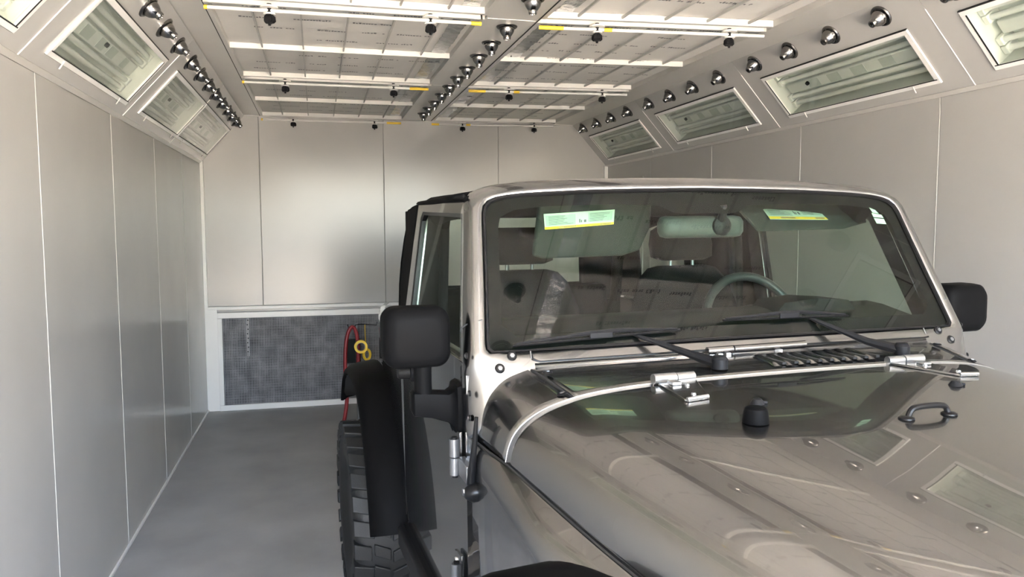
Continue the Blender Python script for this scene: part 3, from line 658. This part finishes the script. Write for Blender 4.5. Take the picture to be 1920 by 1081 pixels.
# --- body sides and floor tub
for sx in (-1, 1):
    BX = 0.785
    # rear quarter panel
    Q = MB()
    cols = []
    for i in range(9):
        y = [1.002, 1.05, 1.12, 1.22, 1.35, 1.55, 1.75, 1.95, 2.16][i]; inn = 0.10 * max(0, (y - 1.5) / 0.66) ** 2
        yl = lerp(0.52, 1.0, min(1, max(0, (y - 1.03) / 0.38)))
        cols.append([(sx * (BX - 0.03 - inn), y, 1.225), (sx * (BX - 0.008 - inn), y, 1.22), (sx * (BX - inn), y, 1.20), (sx * (BX - inn), y, lerp(1.2, yl, .5)), (sx * (BX - inn), y, yl)])
    part('quarter_panel', Q.loft(cols, closed=False), SILVER, smooth=50, solid=0.004)
    # door: skin with a rear edge that follows the flare
    dpoly = [(0.022, 0.50), (0.022, 1.235), (0.05, 1.262), (1.0, 1.262), (1.0, 0.64), (0.94, 0.50)]
    door = part('door', MB().prism([(sx * BX, y, z) for y, z in dpoly], (-sx * 0.05, 0, 0)), SILVER, bevel=0.002, seg=2)
    part('door_seam', MB().tube([(sx * (BX + 0.0005), 0.0165, z) for z in (0.50, 0.8, 1.235)], 0.0022, n=6), SEAMW, door)
    # window frame leaning in
    def DF(y, z, o=0.0): return Vector((sx * (BX - 0.006 - (z - 1.25) * 0.148 + o), y, z))
    fo = [(0.055, 1.255), (0.245, 1.66), (0.262, 1.690), (0.985, 1.705), (1.004, 1.69), (1.000, 1.255)]
    fi = [(0.118, 1.252), (0.298, 1.62), (0.325, 1.645), (0.90, 1.662), (0.925, 1.64), (0.905, 1.252)]
    part('window_frame', MB().loft([[DF(*p, -0.03) for p in fo], [DF(*p, 0.0) for p in fo], [DF(*p, 0.0) for p in fi], [DF(*p, -0.03) for p in fi], [DF(*p, -0.03) for p in fo]]), SILVER, door, bevel=0.004)
    fs = [(lerp(a[0], 0.52, 0.035), lerp(a[1], 1.45, 0.055)) for a in fi]
    part('window_seal', MB().loft([[DF(*p, -0.001) for p in fi], [DF(*p, -0.004) for p in fs], [DF(*p, -0.02) for p in fs]]), BLKG, door)
    k = MB(); k.prism([DF(*p, -0.012) for p in fi], (-sx * 0.004, 0, 0)); part('door_glass', k, SGLASS, door, smooth=0)
    hd = part('door_handle', MB().lathe([(0.034, 0), (0.034, 0.010), (0.026, 0.012), (0.022, 0.045), (0.018, 0.052), (0, 0.053)], 18, (sx * BX, 0.80, 1.105), (sx, 0, 0)), BLKP, door)
    part('lock_button', MB().box((sx * BX if sx > 0 else sx * (BX + 0.03), 0.83, 1.075), (sx * (BX + 0.03) if sx > 0 else sx * BX, 0.93, 1.13)), BLKP, hd, bevel=0.008)
    # door hinges
    for z in (1.018, 0.688):
        x = sx * 0.812; hg = part('door_hinge', MB().cyl((x, 0.052, z + 0.003), (x, 0.052, z + 0.049), 0.0135, n=18).cyl((x, 0.052, z - 0.045), (x, 0.052, z), 0.0135, n=18), HINGE, door)
        part('hinge_pin', MB().cyl((x, 0.052, z - 0.052), (x, 0.052, z + 0.054), 0.008, n=12), BLKG, hg)
        part('body_leaf', MB().box((min(sx * .786, sx * .806), -0.045, z - 0.042), (max(sx * .786, sx * .806), 0.046, z + 0.003)), HINGE, hg, bevel=0.002)
        part('door_leaf', MB().prism([(sx * 0.789, 0.06, z - 0.03), (sx * 0.789, 0.06, z + 0.062), (sx * 0.789, 0.135, z + 0.052), (sx * 0.789, 0.135, z - 0.035)], (sx * 0.008, 0, 0)), SILVER, hg, bevel=0.002)
        for dz in (-0.01, 0.03): part('hinge_bolt', MB().lathe([(0.007, 0), (0.006, 0.004), (0, 0.0045)], 8, (sx * 0.797, 0.118, z + dz), (sx, 0, 0)), SEAMW, hg)
    # mirror
    zt_ = 1.404; zb_ = 1.250
    def rr(cx, cz, hx_, hz_, r, y, n=6):
        out = []
        for qx, qz, a0 in ((1, 1, 0), (-1, 1, pi / 2), (-1, -1, pi), (1, -1, 3 * pi / 2)):
            for i in range(n + 1):
                a = a0 + i * pi / 2 / n; out.append((sx * (cx + qx * (hx_ - r) + r * cos(a)), y, cz + qz * (hz_ - r) + r * sin(a)))
        return out
    cx_, cz_ = 0.895, 1.327
    ml = [rr(cx_, cz_, 0.055, 0.050, 0.03, 0.062), rr(cx_, cz_, 0.074, 0.067, 0.036, 0.068), rr(cx_, cz_, 0.083, 0.076, 0.036, 0.082), rr(cx_, cz_, 0.0865, 0.0785, 0.036, 0.11),
          rr(cx_, cz_, 0.0865, 0.0785, 0.036, 0.15), rr(cx_, cz_, 0.082, 0.074, 0.034, 0.152)]
    mr_ = part('mirror', MB().loft(ml, caps=True), SATIN, door, smooth=40)
    part('mirror_glass', MB().loft([rr(cx_, cz_, 0.078, 0.070, 0.032, 0.1525), rr(cx_, cz_, 0.078, 0.070, 0.032, 0.154)], caps=True), LAMPC, mr_)
    part('mirror_post', MB().tube([(sx * 0.878, 0.12, 1.256), (sx * 0.878, 0.12, 1.20), (sx * 0.878, 0.12, 1.165)], [0.024, 0.0235, 0.025], n=16), SATIN, mr_)
    part('mirror_arm', MB().loft([[(sx * x, 0.125 + a * dy, zc1 + b * dz) for a, b in ((1, 1), (.6, 1.12), (-.6, 1.12), (-1, 1), (-1.1, .5), (-1.1, -.5), (-1, -1), (-.6, -1.1), (.6, -1.1), (1, -1))]
                                  for x, zc1, dy, dz in ((0.910, 1.155, 0.020, 0.020), (0.904, 1.151, 0.028, 0.029), (0.86, 1.146, 0.030, 0.031), (0.815, 1.136, 0.031, 0.036), (0.80, 1.132, 0.036, 0.048), (0.795, 1.13, 0.045, 0.062), (0.785, 1.13, 0.047, 0.066))], caps=True), SATIN, mr_, smooth=45)
    # flares
    FO = 0.0
    def flare(path, name='fender_flare'):
        P = smoothpath([(0, a, b) for a, b in path], 6); loops = []
        for i, p in enumerate(P):
            t = (P[min(i + 1, len(P) - 1)] - P[max(i - 1, 0)]).normalized(); nr = Vector((0, -t.z, t.y))
            if nr.dot(Vector((0, p.y - fc[0], p.z - fc[1]))) < 0: nr = -nr
            prof = [(fx0, 0.012), (fx0 + 0.01, 0.014), (0.885 + FO, 0.006), (0.925 + FO, -0.004), (0.947 + FO, -0.022), (0.952 + FO, -0.045), (0.940 + FO, -0.048), (0.915 + FO, -0.028), (0.875 + FO, -0.018), (fx0, -0.012)]
            loops.append([(sx * x, p.y + nr.y * o, p.z + nr.z * o) for x, o in prof])
        return part(name, MB().loft(loops, caps=True), SATIN, smooth=40)
    fc = (-0.72, 0.45); fx0 = 0.70
    flare([(-0.20, 0.60), (-0.30, 0.74), (-0.42, 0.885), (-0.56, 0.985), (-0.72, 1.006), (-0.92, 1.002), (-1.06, 0.96), (-1.20, 0.84), (-1.27, 0.74)])
    fc = (1.76, 0.45); fx0 = 0.775
    FO = -0.036
    flare([(1.02, 0.44), (1.065, 0.57), (1.15, 0.72), (1.27, 0.85), (1.41, 0.935), (1.57, 0.970), (1.80, 0.970), (2.0, 0.93), (2.15, 0.85), (2.24, 0.74)])
    FO = 0.0
    # dark liners inside the rear and front wheel arches
    part('flare_liner', MB().loft([[(sx * 0.74, y, z), (sx * 0.90, y, z)] for y, z in ((1.12, 0.46), (1.16, 0.57), (1.24, 0.71), (1.35, 0.82), (1.50, 0.90), (1.8, 0.925), (2.05, 0.87), (2.2, 0.74))], closed=False), DARK, solid=0.004)
    part('flare_liner', MB().loft([[(sx * 0.55, y, z), (sx * 0.90, y, z)] for y, z in ((-0.22, 0.56), (-0.34, 0.74), (-0.46, 0.87), (-0.6, 0.945), (-0.9, 0.955), (-1.05, 0.91), (-1.2, 0.78))], closed=False), DARK, solid=0.004)
    part('rock_rail', MB().box((min(sx * .74, sx * .82), -0.16, 0.40), (max(sx * .74, sx * .82), 1.0, 0.495)), BLKP, bevel=0.02, seg=3)
part('floor_tub', MB().box((-0.73, 0.06, 0.50), (0.73, 2.12, 0.60)).box((-0.71, 0.02, 0.55), (0.71, 0.06, 1.20)).box((-0.60, -1.2, 0.48), (0.60, 0.05, 0.62)), DARK)
for sx in (-1, 1):
    part('inner_side', MB().box((min(sx * .70, sx * .732), 1.02, 0.60), (max(sx * .70, sx * .732), 1.5, 1.20)).box((min(sx * .64, sx * .67), 1.5, 0.60), (max(sx * .64, sx * .67), 2.12, 1.20)), CABIN)
    part('door_card', MB().box((min(sx * .715, sx * .733), 0.05, 0.60), (max(sx * .715, sx * .733), 1.0, 1.24)), CABIN, bevel=0.006)
part('tailgate', MB().box((-0.66, 2.12, 0.62), (0.66, 2.16, 1.20)), SILVER, bevel=0.01)
# front face: slotted grille, lamps, bumper (beyond the frame)
gr = part('grille', MB().box((-0.56, -1.335, 0.66), (0.56, -1.29, 1.10)), SILVER, bevel=0.02, seg=3)
for i in range(7): part('grille_slot', MB().box((-0.26 + i * 0.08, -1.34, 0.70), (-0.22 + i * 0.08, -1.325, 1.02)), DARK, gr, bevel=0.01)
for sx in (-1, 1): part('headlamp', MB().lathe([(0.09, 0), (0.09, 0.01), (0.07, 0.02), (0, 0.03)], 24, (sx * 0.42, -1.335, 0.90), (0, -1, 0)), LAMPC, gr)
part('front_bumper', MB().box((-0.75, -1.52, 0.46), (0.75, -1.36, 0.62)), BLKP, bevel=0.03, seg=3)
part('bumper_bracket', MB().box((-0.35, -1.37, 0.48), (0.35, -1.2, 0.60)), BLKP)

# --- wheels
def tyre(x, y, sx):
    zc_ = 0.42 - 0.1404 - x * 0.00785; R0 = 0.405; hw = 0.155
    prof = [(0.225, -hw * 0.82), (0.26, -hw * 0.97), (0.33, -hw * 1.0), (0.375, -hw * 0.97), (R0 - 0.012, -hw * 0.88), (R0, -hw * 0.7), (R0 + 0.002, 0), (R0, hw * 0.7), (R0 - 0.012, hw * 0.88), (0.375, hw * 0.97), (0.33, hw), (0.26, hw * 0.97), (0.225, hw * 0.82)]
    t = part('wheel', MB().lathe(prof, 56, (x, y, zc_), (1, 0, 0)), RUB, smooth=50)
    lm = MB()
    def lug(a0, a1, u0, u1, sk, r0, r1):
        P = []
        for r in (r0, r1):
            for a, u in ((a0, u0), (a0 + sk, u1), (a1 + sk, u1), (a1, u0)): P.append((x + u, y + r * cos(a), zc_ + r * sin(a)))
        lm.hexa(P)
    N = 26
    for i in range(N):
        a = 2 * pi * i / N; st = 2 * pi / N
        big = 0.0 if i % 2 else 0.012
        lug(a, a + st * 0.66, -hw * 1.03, -hw * (0.55) + big, 0.05, R0 - 0.05, R0 + 0.013)
        lug(a + st * .5, a + st * 1.16, hw * 0.55 - big, hw * 1.03, -0.05, R0 - 0.05, R0 + 0.013)
        lug(a + st * .1, a + st * .62, -hw * 0.48, -hw * 0.03, 0.075, R0 - 0.02, R0 + 0.014)
        lug(a + st * .55, a + st * 1.07, hw * 0.03, hw * 0.48, -0.075, R0 - 0.02, R0 + 0.014)
    part('tread', lm, RUB, t, bevel=0.004, smooth=30)
    rim = [(0.0, 0.05), (0.06, 0.05), (0.075, 0.03), (0.16, 0.02), (0.19, 0.06), (0.205, 0.11), (0.226, 0.125), (0.226, 0.09), (0.21, -0.1)]
    part('rim', MB().lathe(rim, 40, (x, y, zc_), (sx, 0, 0)), BLKG, t)
    part('hub', MB().lathe([(0.04, 0.05), (0.035, 0.07), (0, 0.075)], 16, (x, y, zc_), (sx, 0, 0)), HINGE, t)
for sx in (-1, 1):
    tyre(sx * 0.79, -0.72, sx); tyre(sx * 0.79, 1.76, sx)
part('axle', MB().cyl((-0.68, 1.76, 0.285), (0.68, 1.76, 0.275), 0.045, n=14).cyl((-0.68, -0.72, 0.285), (0.68, -0.72, 0.275), 0.045, n=14), BLKP)

# --- soft top: black fabric roof, rear quarters with clear windows
def top_sec(y):
    t = max(0, (y - 1.0) / 1.05); hw = lerp(0.712, 0.58, t ** 1.1) if y > 1.0 else lerp(0.722, 0.712, (y - 0.27) / 0.73)
    zt = lerp(1.735, 1.752, min(1, (y - .27) / .7)) if y < 1.0 else lerp(1.752, 1.735, t)
    ze = 1.708 if y < 1.0 else lerp(1.712, 1.655, t)
    return hw, zt, ze
rows = []
for i in range(25):
    y = lerp(0.262, 2.06, i / 24); hw, zt, ze = top_sec(y); r = []
    for j in range(31):
        a = -1 + 2 * j / 30; s_ = abs(a)
        x = a * hw; z = ze + (zt - ze) * (1 - s_ ** 2.8) - (0.02 * max(0, (s_ - .93) / .07))
        r.append((x, y, z + 0.004 * sin(y * 23 + a * 5) * (1 - s_)))
    rows.append(r)
top = part('soft_top', MB().loft(rows, closed=False), TOPF, smooth=60, solid=0.012, soff=-1.0)
for sx in (-1, 1):
    def SW(y, z):
        hw, zt, ze = top_sec(y); t = (z - 1.222) / (ze - 0.02 - 1.222)
        inn = 0.10 * max(0, (y - 1.5) / 0.66) ** 2
        return (sx * lerp(0.762 - inn - max(0, y - 1.0) * 0.10, hw + 0.003, t ** 1.5), y, z)
    def quad(y0, y1, z0, z1):
        return [[SW(lerp(y0, y1, i / 8), lerp(z0, z1, j / 6)) for i in range(9)] for j in range(7)]
    part('quarter_fabric', MB().loft(quad(1.0, 1.50, 1.222, 1.692), closed=False).loft(quad(1.86, 2.06, 1.222, 1.685), closed=False).loft(quad(1.50, 1.86, 1.222, 1.31), closed=False).loft(quad(1.50, 1.86, 1.64, 1.69), closed=False), TOPF, top, solid=0.008, smooth=60)
    part('quarter_window', MB().loft(quad(1.50, 1.86, 1.31, 1.64), closed=False), VINYL if sx > 0 else TOPF, top, smooth=60)
    part('rail_fabric', MB().loft([[(sx * (top_sec(y)[0] - 0.004), y, top_sec(y)[2] - 0.016) for y in (0.26, 0.5, 0.75, 1.0)], [(sx * (top_sec(y)[0] + 0.004), y, 1.701) for y in (0.26, 0.5, 0.75, 1.0)]], closed=False), TOPF, top, solid=0.01)
def RB(x, z): return (x * (1 - 0.10 * max(0, (z - 1.2) / 0.5) ** 2), 2.06 + 0.04 * (1.70 - z) / 0.5, z)
def rq(x0, x1, z0, z1): return [[RB(lerp(x0, x1, i / 6), lerp(z0, z1, j / 4)) for i in range(7)] for j in range(5)]
part('rear_fabric', MB().loft(rq(-0.62, -0.38, 1.2, 1.66), closed=False).loft(rq(0.38, 0.62, 1.2, 1.66), closed=False).loft(rq(-0.38, 0.38, 1.2, 1.30), closed=False).loft(rq(-0.38, 0.38, 1.66, 1.73), closed=False), TOPF, top, solid=0.008)
part('rear_window', MB().loft(rq(-0.38, 0.38, 1.30, 1.66), closed=False), VINYL, top)

# --- cabin
part('dashboard', MB().loft([[(-0.69, 0.055, 1.20), (0.69, 0.055, 1.20)], [(-0.69, 0.058, 1.30), (0.69, 0.058, 1.30)], [(-0.69, 0.10, 1.315), (0.69, 0.10, 1.315)], [(-0.69, 0.22, 1.338), (0.69, 0.22, 1.338)], [(-0.69, 0.29, 1.343), (0.69, 0.29, 1.343)],
                              [(-0.69, 0.325, 1.325), (0.69, 0.325, 1.325)], [(-0.69, 0.33, 1.10), (0.69, 0.33, 1.10)], [(-0.69, 0.25, 0.95), (0.69, 0.25, 0.95)]], closed=False), CABIN, solid=0.004)
part('binnacle', MB().loft([[(x, y, z) for x, z in ((0.24, 1.33), (0.27, 1.362), (0.39, 1.372), (0.51, 1.362), (0.54, 1.33))] for y in (0.17, 0.31)], caps=True), CABIN, smooth=50)
sw = MB(); C_ = Vector((0.385, 0.50, 1.245)); ax1 = Vector((1, 0, 0)); ax2 = Vector((0, 0.36, 0.93)).normalized(); R_ = 0.185; L_ = []
for i in range(40):
    a = 2 * pi * i / 40; e = ax1 * cos(a) + ax2 * sin(a); nn = ax1.cross(ax2)
    L_.append([C_ + e * (R_ + 0.0165 * cos(b)) + nn * 0.0165 * sin(b) for b in [2 * pi * k / 10 for k in range(10)]])
sw.loft(L_ + [L_[0]])
st_ = part('steering_wheel', sw, mat('steering_leather', (0.03, 0.034, 0.032), 0.45, var=0.08, vscale=60), smooth=60)
part('wheel_hub', MB().lathe([(0.075, -0.02), (0.075, 0.02), (0.05, 0.035), (0, 0.04)], 20, C_, ax1.cross(ax2) * -1).box((0.21, 0.485, 1.225), (0.56, 0.51, 1.255)), CABIN, st_)
part('steering_column', MB().cyl(C_ + Vector((0, -0.02, 0.0)), (0.385, 0.30, 1.20), 0.04, n=14), CABIN, st_)
def seat(x, y, ztop, w_=0.235):
    def rl(hw, d, z, yy): return [(x + hw * cx * (1 if abs(cx) < 1 else 1), yy + d * cy, z) for cx, cy in ((-1, -.4), (-.8, -1), (.8, -1), (1, -.4), (1, .5), (.7, 1), (-.7, 1), (-1, .5))]
    s_ = part('seat', MB().loft([rl(w_, 0.07, 0.80, y - 0.10), rl(w_ * 1.02, 0.08, 0.95, y - 0.07), rl(w_ * 1.0, 0.075, 1.15, y - 0.03), rl(w_ * .92, 0.065, 1.30, y), rl(w_ * .78, 0.055, ztop - 0.05, y + 0.02), rl(w_ * .62, 0.04, ztop - 0.01, y + 0.025), rl(w_ * .45, 0.02, ztop, y + 0.028)], caps=True), CLOTH, smooth=60)
    part('seat_cushion', MB().box((x - w_, y - 0.55, 0.72), (x + w_, y - 0.06, 0.86)), CLOTH, s_, bevel=0.04, seg=3)
    part('headrest', MB().loft([rl(w_ * .40, 0.03, ztop + 0.022, y + 0.03), rl(w_ * .54, 0.05, ztop + 0.035, y + 0.03), rl(w_ * .56, 0.055, ztop + 0.085, y + 0.035), rl(w_ * .52, 0.05, ztop + 0.14, y + 0.04), rl(w_ * .40, 0.03, ztop + 0.16, y + 0.04)], caps=True), CLOTH, s_, smooth=60)
    part('headrest_post', MB().cyl((x - 0.05, y + 0.03, ztop - 0.02), (x - 0.05, y + 0.03, ztop + 0.04), 0.007, n=8).cyl((x + 0.05, y + 0.03, ztop - 0.02), (x + 0.05, y + 0.03, ztop + 0.04), 0.007, n=8), HINGE, s_)
seat(0.345, 0.90, 1.442); seat(-0.345, 0.90, 1.442)
part('rear_bench', MB().box((-0.45, 1.62, 0.62), (0.45, 2.0, 0.90)).box((-0.45, 1.86, 0.9), (0.45, 1.98, 1.30)), CLOTH, bevel=0.03, seg=3)
for sx in (-1, 1):
    part('roll_bar', MB().tube(smoothpath([(sx * 0.675, 1.06, 0.62), (sx * 0.675, 1.05, 1.2), (sx * 0.655, 1.04, 1.58), (sx * 0.60, 1.03, 1.665), (sx * 0.30, 1.03, 1.675), (0, 1.03, 1.675)], 6), 0.036, n=14), CLOTH)
    part('roll_bar', MB().tube(smoothpath([(sx * 0.64, 1.05, 1.64), (sx * 0.64, 0.7, 1.67), (sx * 0.645, 0.36, 1.665), (sx * 0.655, 0.28, 1.63)], 6), 0.03, n=12), CLOTH)
    part('roll_bar', MB().tube(smoothpath([(sx * 0.62, 1.05, 1.66), (sx * 0.57, 1.5, 1.64), (sx * 0.55, 1.9, 1.52), (sx * 0.56, 2.02, 1.2)], 6), 0.03, n=12), CLOTH)
    part('seat_belt', MB().loft([[(sx * 0.63, 1.0, 1.60), (sx * 0.60, 0.99, 1.60)], [(sx * 0.66, 1.0, 1.1), (sx * 0.62, 0.99, 1.1)], [(sx * 0.665, 0.99, 0.75), (sx * 0.63, 0.98, 0.75)]], closed=False), BLKP, solid=0.003)
# sun visors with their airbag labels
def visor(name, quad, th, lab, cut=None):
    v = part(name, MB().prism([Vector(q) for q in quad], th), VISOR, bevel=0.008, seg=3)
    a, b, c, d_ = [Vector(q) for q in lab]     # upper left, upper right, lower right, lower left
    n_ = (b - a).cross(d_ - a).normalized()
    if n_.y > 0: n_ = -n_
    def LP(u, t, o=0.0): return a.lerp(b, u).lerp(d_.lerp(c, u), t) + n_ * o
    def lq(m, u0, u1, t0, t1, o=0.0): m.add([LP(u0, t0, o), LP(u1, t0, o), LP(u1, t1, o), LP(u0, t1, o)], [(0, 1, 2, 3)])
    m = MB(); m.loft([[LP(u, t, 0) for u, t in ((0, 0), (1, 0), (1, 1), (0, 1))], [LP(u, t, 0.0012) for u, t in ((0, 0), (1, 0), (1, 1), (0, 1))]], caps=True)
    L = part('airbag_label', m, STICK, v, smooth=0); L['label'] = 'pale green label with a yellow strip'
    m = MB(); lq(m, 0, 1, 0.84, 1.0, 0.0016); y_ = part('yellow_strip', m, YEL, v, smooth=0)
    m = MB(); lq(m, 0.02, 0.44, 0.12, 0.80, 0.0015); lq(m, 0.62, 0.97, 0.08, 0.7, 0.0015); part('shaded_block', m, STICKG, v, smooth=0)
    rn = random.Random(4); m = MB()
    for u0, u1, t0, k in ((0.06, 0.42, 0.18, 7), (0.64, 0.96, 0.14, 7)):
        for i in range(k):
            t = t0 + i * 0.085; lq(m, u0, lerp(u0, u1, rn.uniform(.55, 1)), t, t + 0.028, 0.0019)
    for u in (0.49, 0.515, 0.56, 0.575): lq(m, u, u + 0.018, 0.50 + rn.uniform(-.05, .05), 0.70, 0.0019)
    u = 0.20
    while u < 0.44: lq(m, u, u + 0.012, 0.875, 0.96, 0.0019); u += 0.018
    u = 0.80
    while u < 0.96: lq(m, u, u + 0.012, 0.875, 0.96, 0.0019); u += 0.018
    part('label_print', m, INK, v, smooth=0)
    return v
visor('sun_visor', [(-0.475, 0.335, 1.685), (-0.10, 0.335, 1.690), (-0.085, 0.375, 1.60), (-0.11, 0.40, 1.525), (-0.17, 0.405, 1.508), (-0.44, 0.405, 1.505), (-0.475, 0.40, 1.515)], (0, 0.016, 0.004),
      [(-0.459, 0.3435, 1.6435), (-0.226, 0.3430, 1.6560), (-0.222, 0.3595, 1.6110), (-0.449, 0.3615, 1.5970)])
visor('sun_visor', [(0.20, 0.40, 1.695), (0.63, 0.40, 1.690), (0.715, 0.34, 1.640), (0.69, 0.30, 1.605), (0.58, 0.28, 1.585), (0.24, 0.275, 1.580)], (0, 0.006, 0.016),
      [(0.316, 0.378, 1.674), (0.532, 0.378, 1.668), (0.529, 0.296, 1.617), (0.303, 0.296, 1.621)])
m = MB()
for q in ([(0.590, 0.415), (0.611, 0.405), (0.620, 0.392), (0.597, 0.396)], [(0.592, 0.395), (0.628, 0.388), (0.632, 0.376), (0.594, 0.380)], [(0.594, 0.377), (0.632, 0.372), (0.634, 0.354), (0.598, 0.357)]):
    m.add([WP(x, s, -0.0032) for x, s in q], [(0, 1, 2, 3)])
part('inspection_sticker', m, STICK, smooth=0)
# rear-view mirror
mm = part('inside_mirror', MB().loft([[(0.022 + hx_ * a, yy, 1.600 + hz_ * b) for a, b in ((1, .5), (.94, .9), (.8, 1), (-.8, 1), (-.94, .85), (-1, .4), (-1, -.4), (-.94, -.85), (-.8, -1), (.8, -1), (.94, -.9), (1, -.5))]
                                      for hx_, hz_, yy in ((0.118, 0.022, 0.225), (0.138, 0.030, 0.232), (0.145, 0.034, 0.25), (0.145, 0.034, 0.262))], caps=True), mat('mirror_shell', (0.045, 0.054, 0.049), 0.4, var=0.05, vscale=30, spec=0.2), smooth=50)
part('mirror_ball', MB().lathe([(0.030, 0), (0.030, 0.012), (0.022, 0.018), (0, 0.02)], 18, (0.075, 0.226, 1.602), (0, -1, 0)), BLKP, mm)
part('mirror_stem', MB().tube([(0.070, 0.225, 1.61), (0.068, 0.205, 1.635), (0.065, 0.20, 1.665)], 0.013, n=10), BLKP, mm)

# --- wipers
def wiper(piv, elbow, tip, bl0, bl1, hump):
    arm_pts = [Vector(piv) + Vector((0.014, -0.012, 0.004)), Vector(piv), Vector(elbow), Vector(tip)]
    a, b = Vector(elbow), Vector(tip)
    w_ = part('wiper_arm', MB().tube([Vector(piv), lerp(Vector(piv), a, .5), a, lerp(a, b, .5), b], [0.019, 0.018, 0.0145, 0.010, 0.0055], n=8, flat=0.75), BLKP, smooth=30)
    part('pivot_cap', MB().lathe([(0.021, -0.012), (0.021, 0.012), (0.015, 0.02), (0, 0.022)], 18, piv), BLKP, w_)
    p0, p1 = Vector(bl0), Vector(bl1)
    part('wiper_blade', MB().tube([lerp(p0, p1, t) + Vector((0, -0.004, 0.002)) for t in (0, .2, .5, .8, 1)], 0.0035, n=6), BLKG, w_)
    up_ = Vector((0, 0.457, 0.889)) * 0.011; out = Vector((0, -0.889, 0.457))
    part('blade_bridge', MB().tube([lerp(p0, p1, t) + up_ * h_ + out * (0.003 + 0.010 * h_) for t, h_ in ((0.02, .3), (.25, .7), (.45, 1.1), (.62, 1.1), (.8, .7), (.98, .3))], [0.003, 0.0045, 0.006, 0.006, 0.0045, 0.003], n=6), BLKP, w_)
    part('blade_clip', MB().box(tuple(lerp(p0, p1, .50) + out * 0.012 - Vector((0.03, 0.004, 0.004))), tuple(lerp(p0, p1, .50) + out * 0.016 + Vector((0.035, 0.006, 0.010)))), BLKP, w_, bevel=0.002)
wiper((-0.178, -0.172, 1.258), (-0.215, -0.10, 1.272), (-0.330, 0.022, 1.318), WP(-0.668, 0.012, 0.012), WP(-0.19, 0.030, 0.012), 1)
wiper((0.395, -0.170, 1.258), (0.345, -0.095, 1.275), (0.225, 0.030, 1.342), WP(-0.052, 0.052, 0.012), WP(0.36, 0.047, 0.012), 1)

# --- antenna stub on the near-side fender (camera side)
an = part('antenna', MB().tube([(-0.800, -0.066, 0.985), (-0.797, -0.074, 1.04), (-0.793, -0.084, 1.10), (-0.790, -0.090, 1.155)], [0.011, 0.009, 0.0065, 0.0045], n=12), BLKG)
part('antenna_base', MB().lathe([(0.024, 0), (0.024, 0.012), (0.019, 0.024), (0.012, 0.032), (0, 0.034)], 20, (-0.786, -0.075, 0.966), (-1, 0, 0)), BLKG, an)
part('antenna_screw', MB().lathe([(0.009, 0), (0.009, 0.004), (0, 0.005)], 6, (-0.818, -0.070, 0.968), (-1, 0, 0)), HINGE, an)

# ------------------------------------------------------------------ hose stand behind the car
hs = thing('hose_stand', 'slim grey stand with black hook arms in front of the exhaust filter', 'stand', (0.30, 6.42, 0))
MB().lathe([(0.09, 0.0), (0.09, 0.012), (0.03, 0.02), (0.0, 0.02)], 24, (0, 0, 0)).build('base', HINGE, hs)
MB().cyl((0, 0, 0.018), (0, 0, 0.83), 0.011, n=12).build('pole', HINGE, hs)
MB().tube([(0.0, -0.005, 0.822), (0.06, -0.03, 0.822), (0.16, -0.03, 0.815), (0.165, -0.03, 0.84)], 0.004, n=8).build('hook_arm', BLKP, hs)
MB().tube([(0.0, -0.005, 0.822), (-0.02, -0.08, 0.815), (-0.07, -0.085, 0.812), (-0.075, -0.085, 0.835)], 0.005, n=8).build('hook_arm', BLKP, hs)
MB().box((-0.10, 0.012, 0.50), (0.03, 0.022, 0.70)).build('back_plate', CABIN, hs, bevel=0.003)
tag(MB().tube(smoothpath([(0.170, 6.30, 0.022), (0.19, 6.30, 0.10), (0.208, 6.31, 0.25), (0.198, 6.315, 0.45), (0.203, 6.32, 0.62), (0.222, 6.33, 0.75), (0.256, 6.335, 0.812), (0.288, 6.34, 0.78), (0.303, 6.34, 0.68), (0.302, 6.34, 0.52), (0.285, 6.35, 0.36)], 6), 0.0155, n=12).build('hose', REDH),
    'dark red rubber hose looped over the stand behind the rear flare', 'hose')
tp = thing('yellow_strap', 'yellow strap hanging from the stand arm beside the red hose', 'strap', (0.365, 6.385, 0.80))
MB().tube([(0, 0, 0.022), (0.0, -0.004, -0.05), (0.004, -0.004, -0.15), (0.012, -0.004, -0.19)], 0.021, n=10, flat=0.2).build('band', YEL, tp)
ro = MB()
ro.loft([[Vector((0.012 + (0.026 + 0.011 * cos(b)) * cos(a), 0.014 * sin(b), -0.225 + (0.042 + 0.011 * cos(b)) * sin(a))) for b in [2 * pi * k / 8 for k in range(8)]] for a in [2 * pi * i / 28 for i in range(29)]])
ro.build('buckle_loop', YEL, tp)
tr_ = thing('tape_roll', 'roll of yellow masking tape hung in front of the red hose', 'tape', (0.325, 6.30, 0.655))
lo = []
for i in range(29):
    a = 2 * pi * i / 28; lo.append([(r_ * cos(a), yy, r_ * sin(a)) for r_, yy in ((0.035, -0.02), (0.053, -0.02), (0.053, 0.02), (0.035, 0.02))])
MB().loft(lo).build('tape', YEL, tr_)
lo = [[(r_ * cos(2 * pi * i / 28), yy, r_ * sin(2 * pi * i / 28)) for r_, yy in ((0.031, -0.0195), (0.0335, -0.0195), (0.0335, 0.0195), (0.031, 0.0195))] for i in range(29)]
MB().loft(lo).build('card_core', mat('card_core', (0.4, 0.36, 0.28), 0.8, var=0.1, vscale=30), tr_)
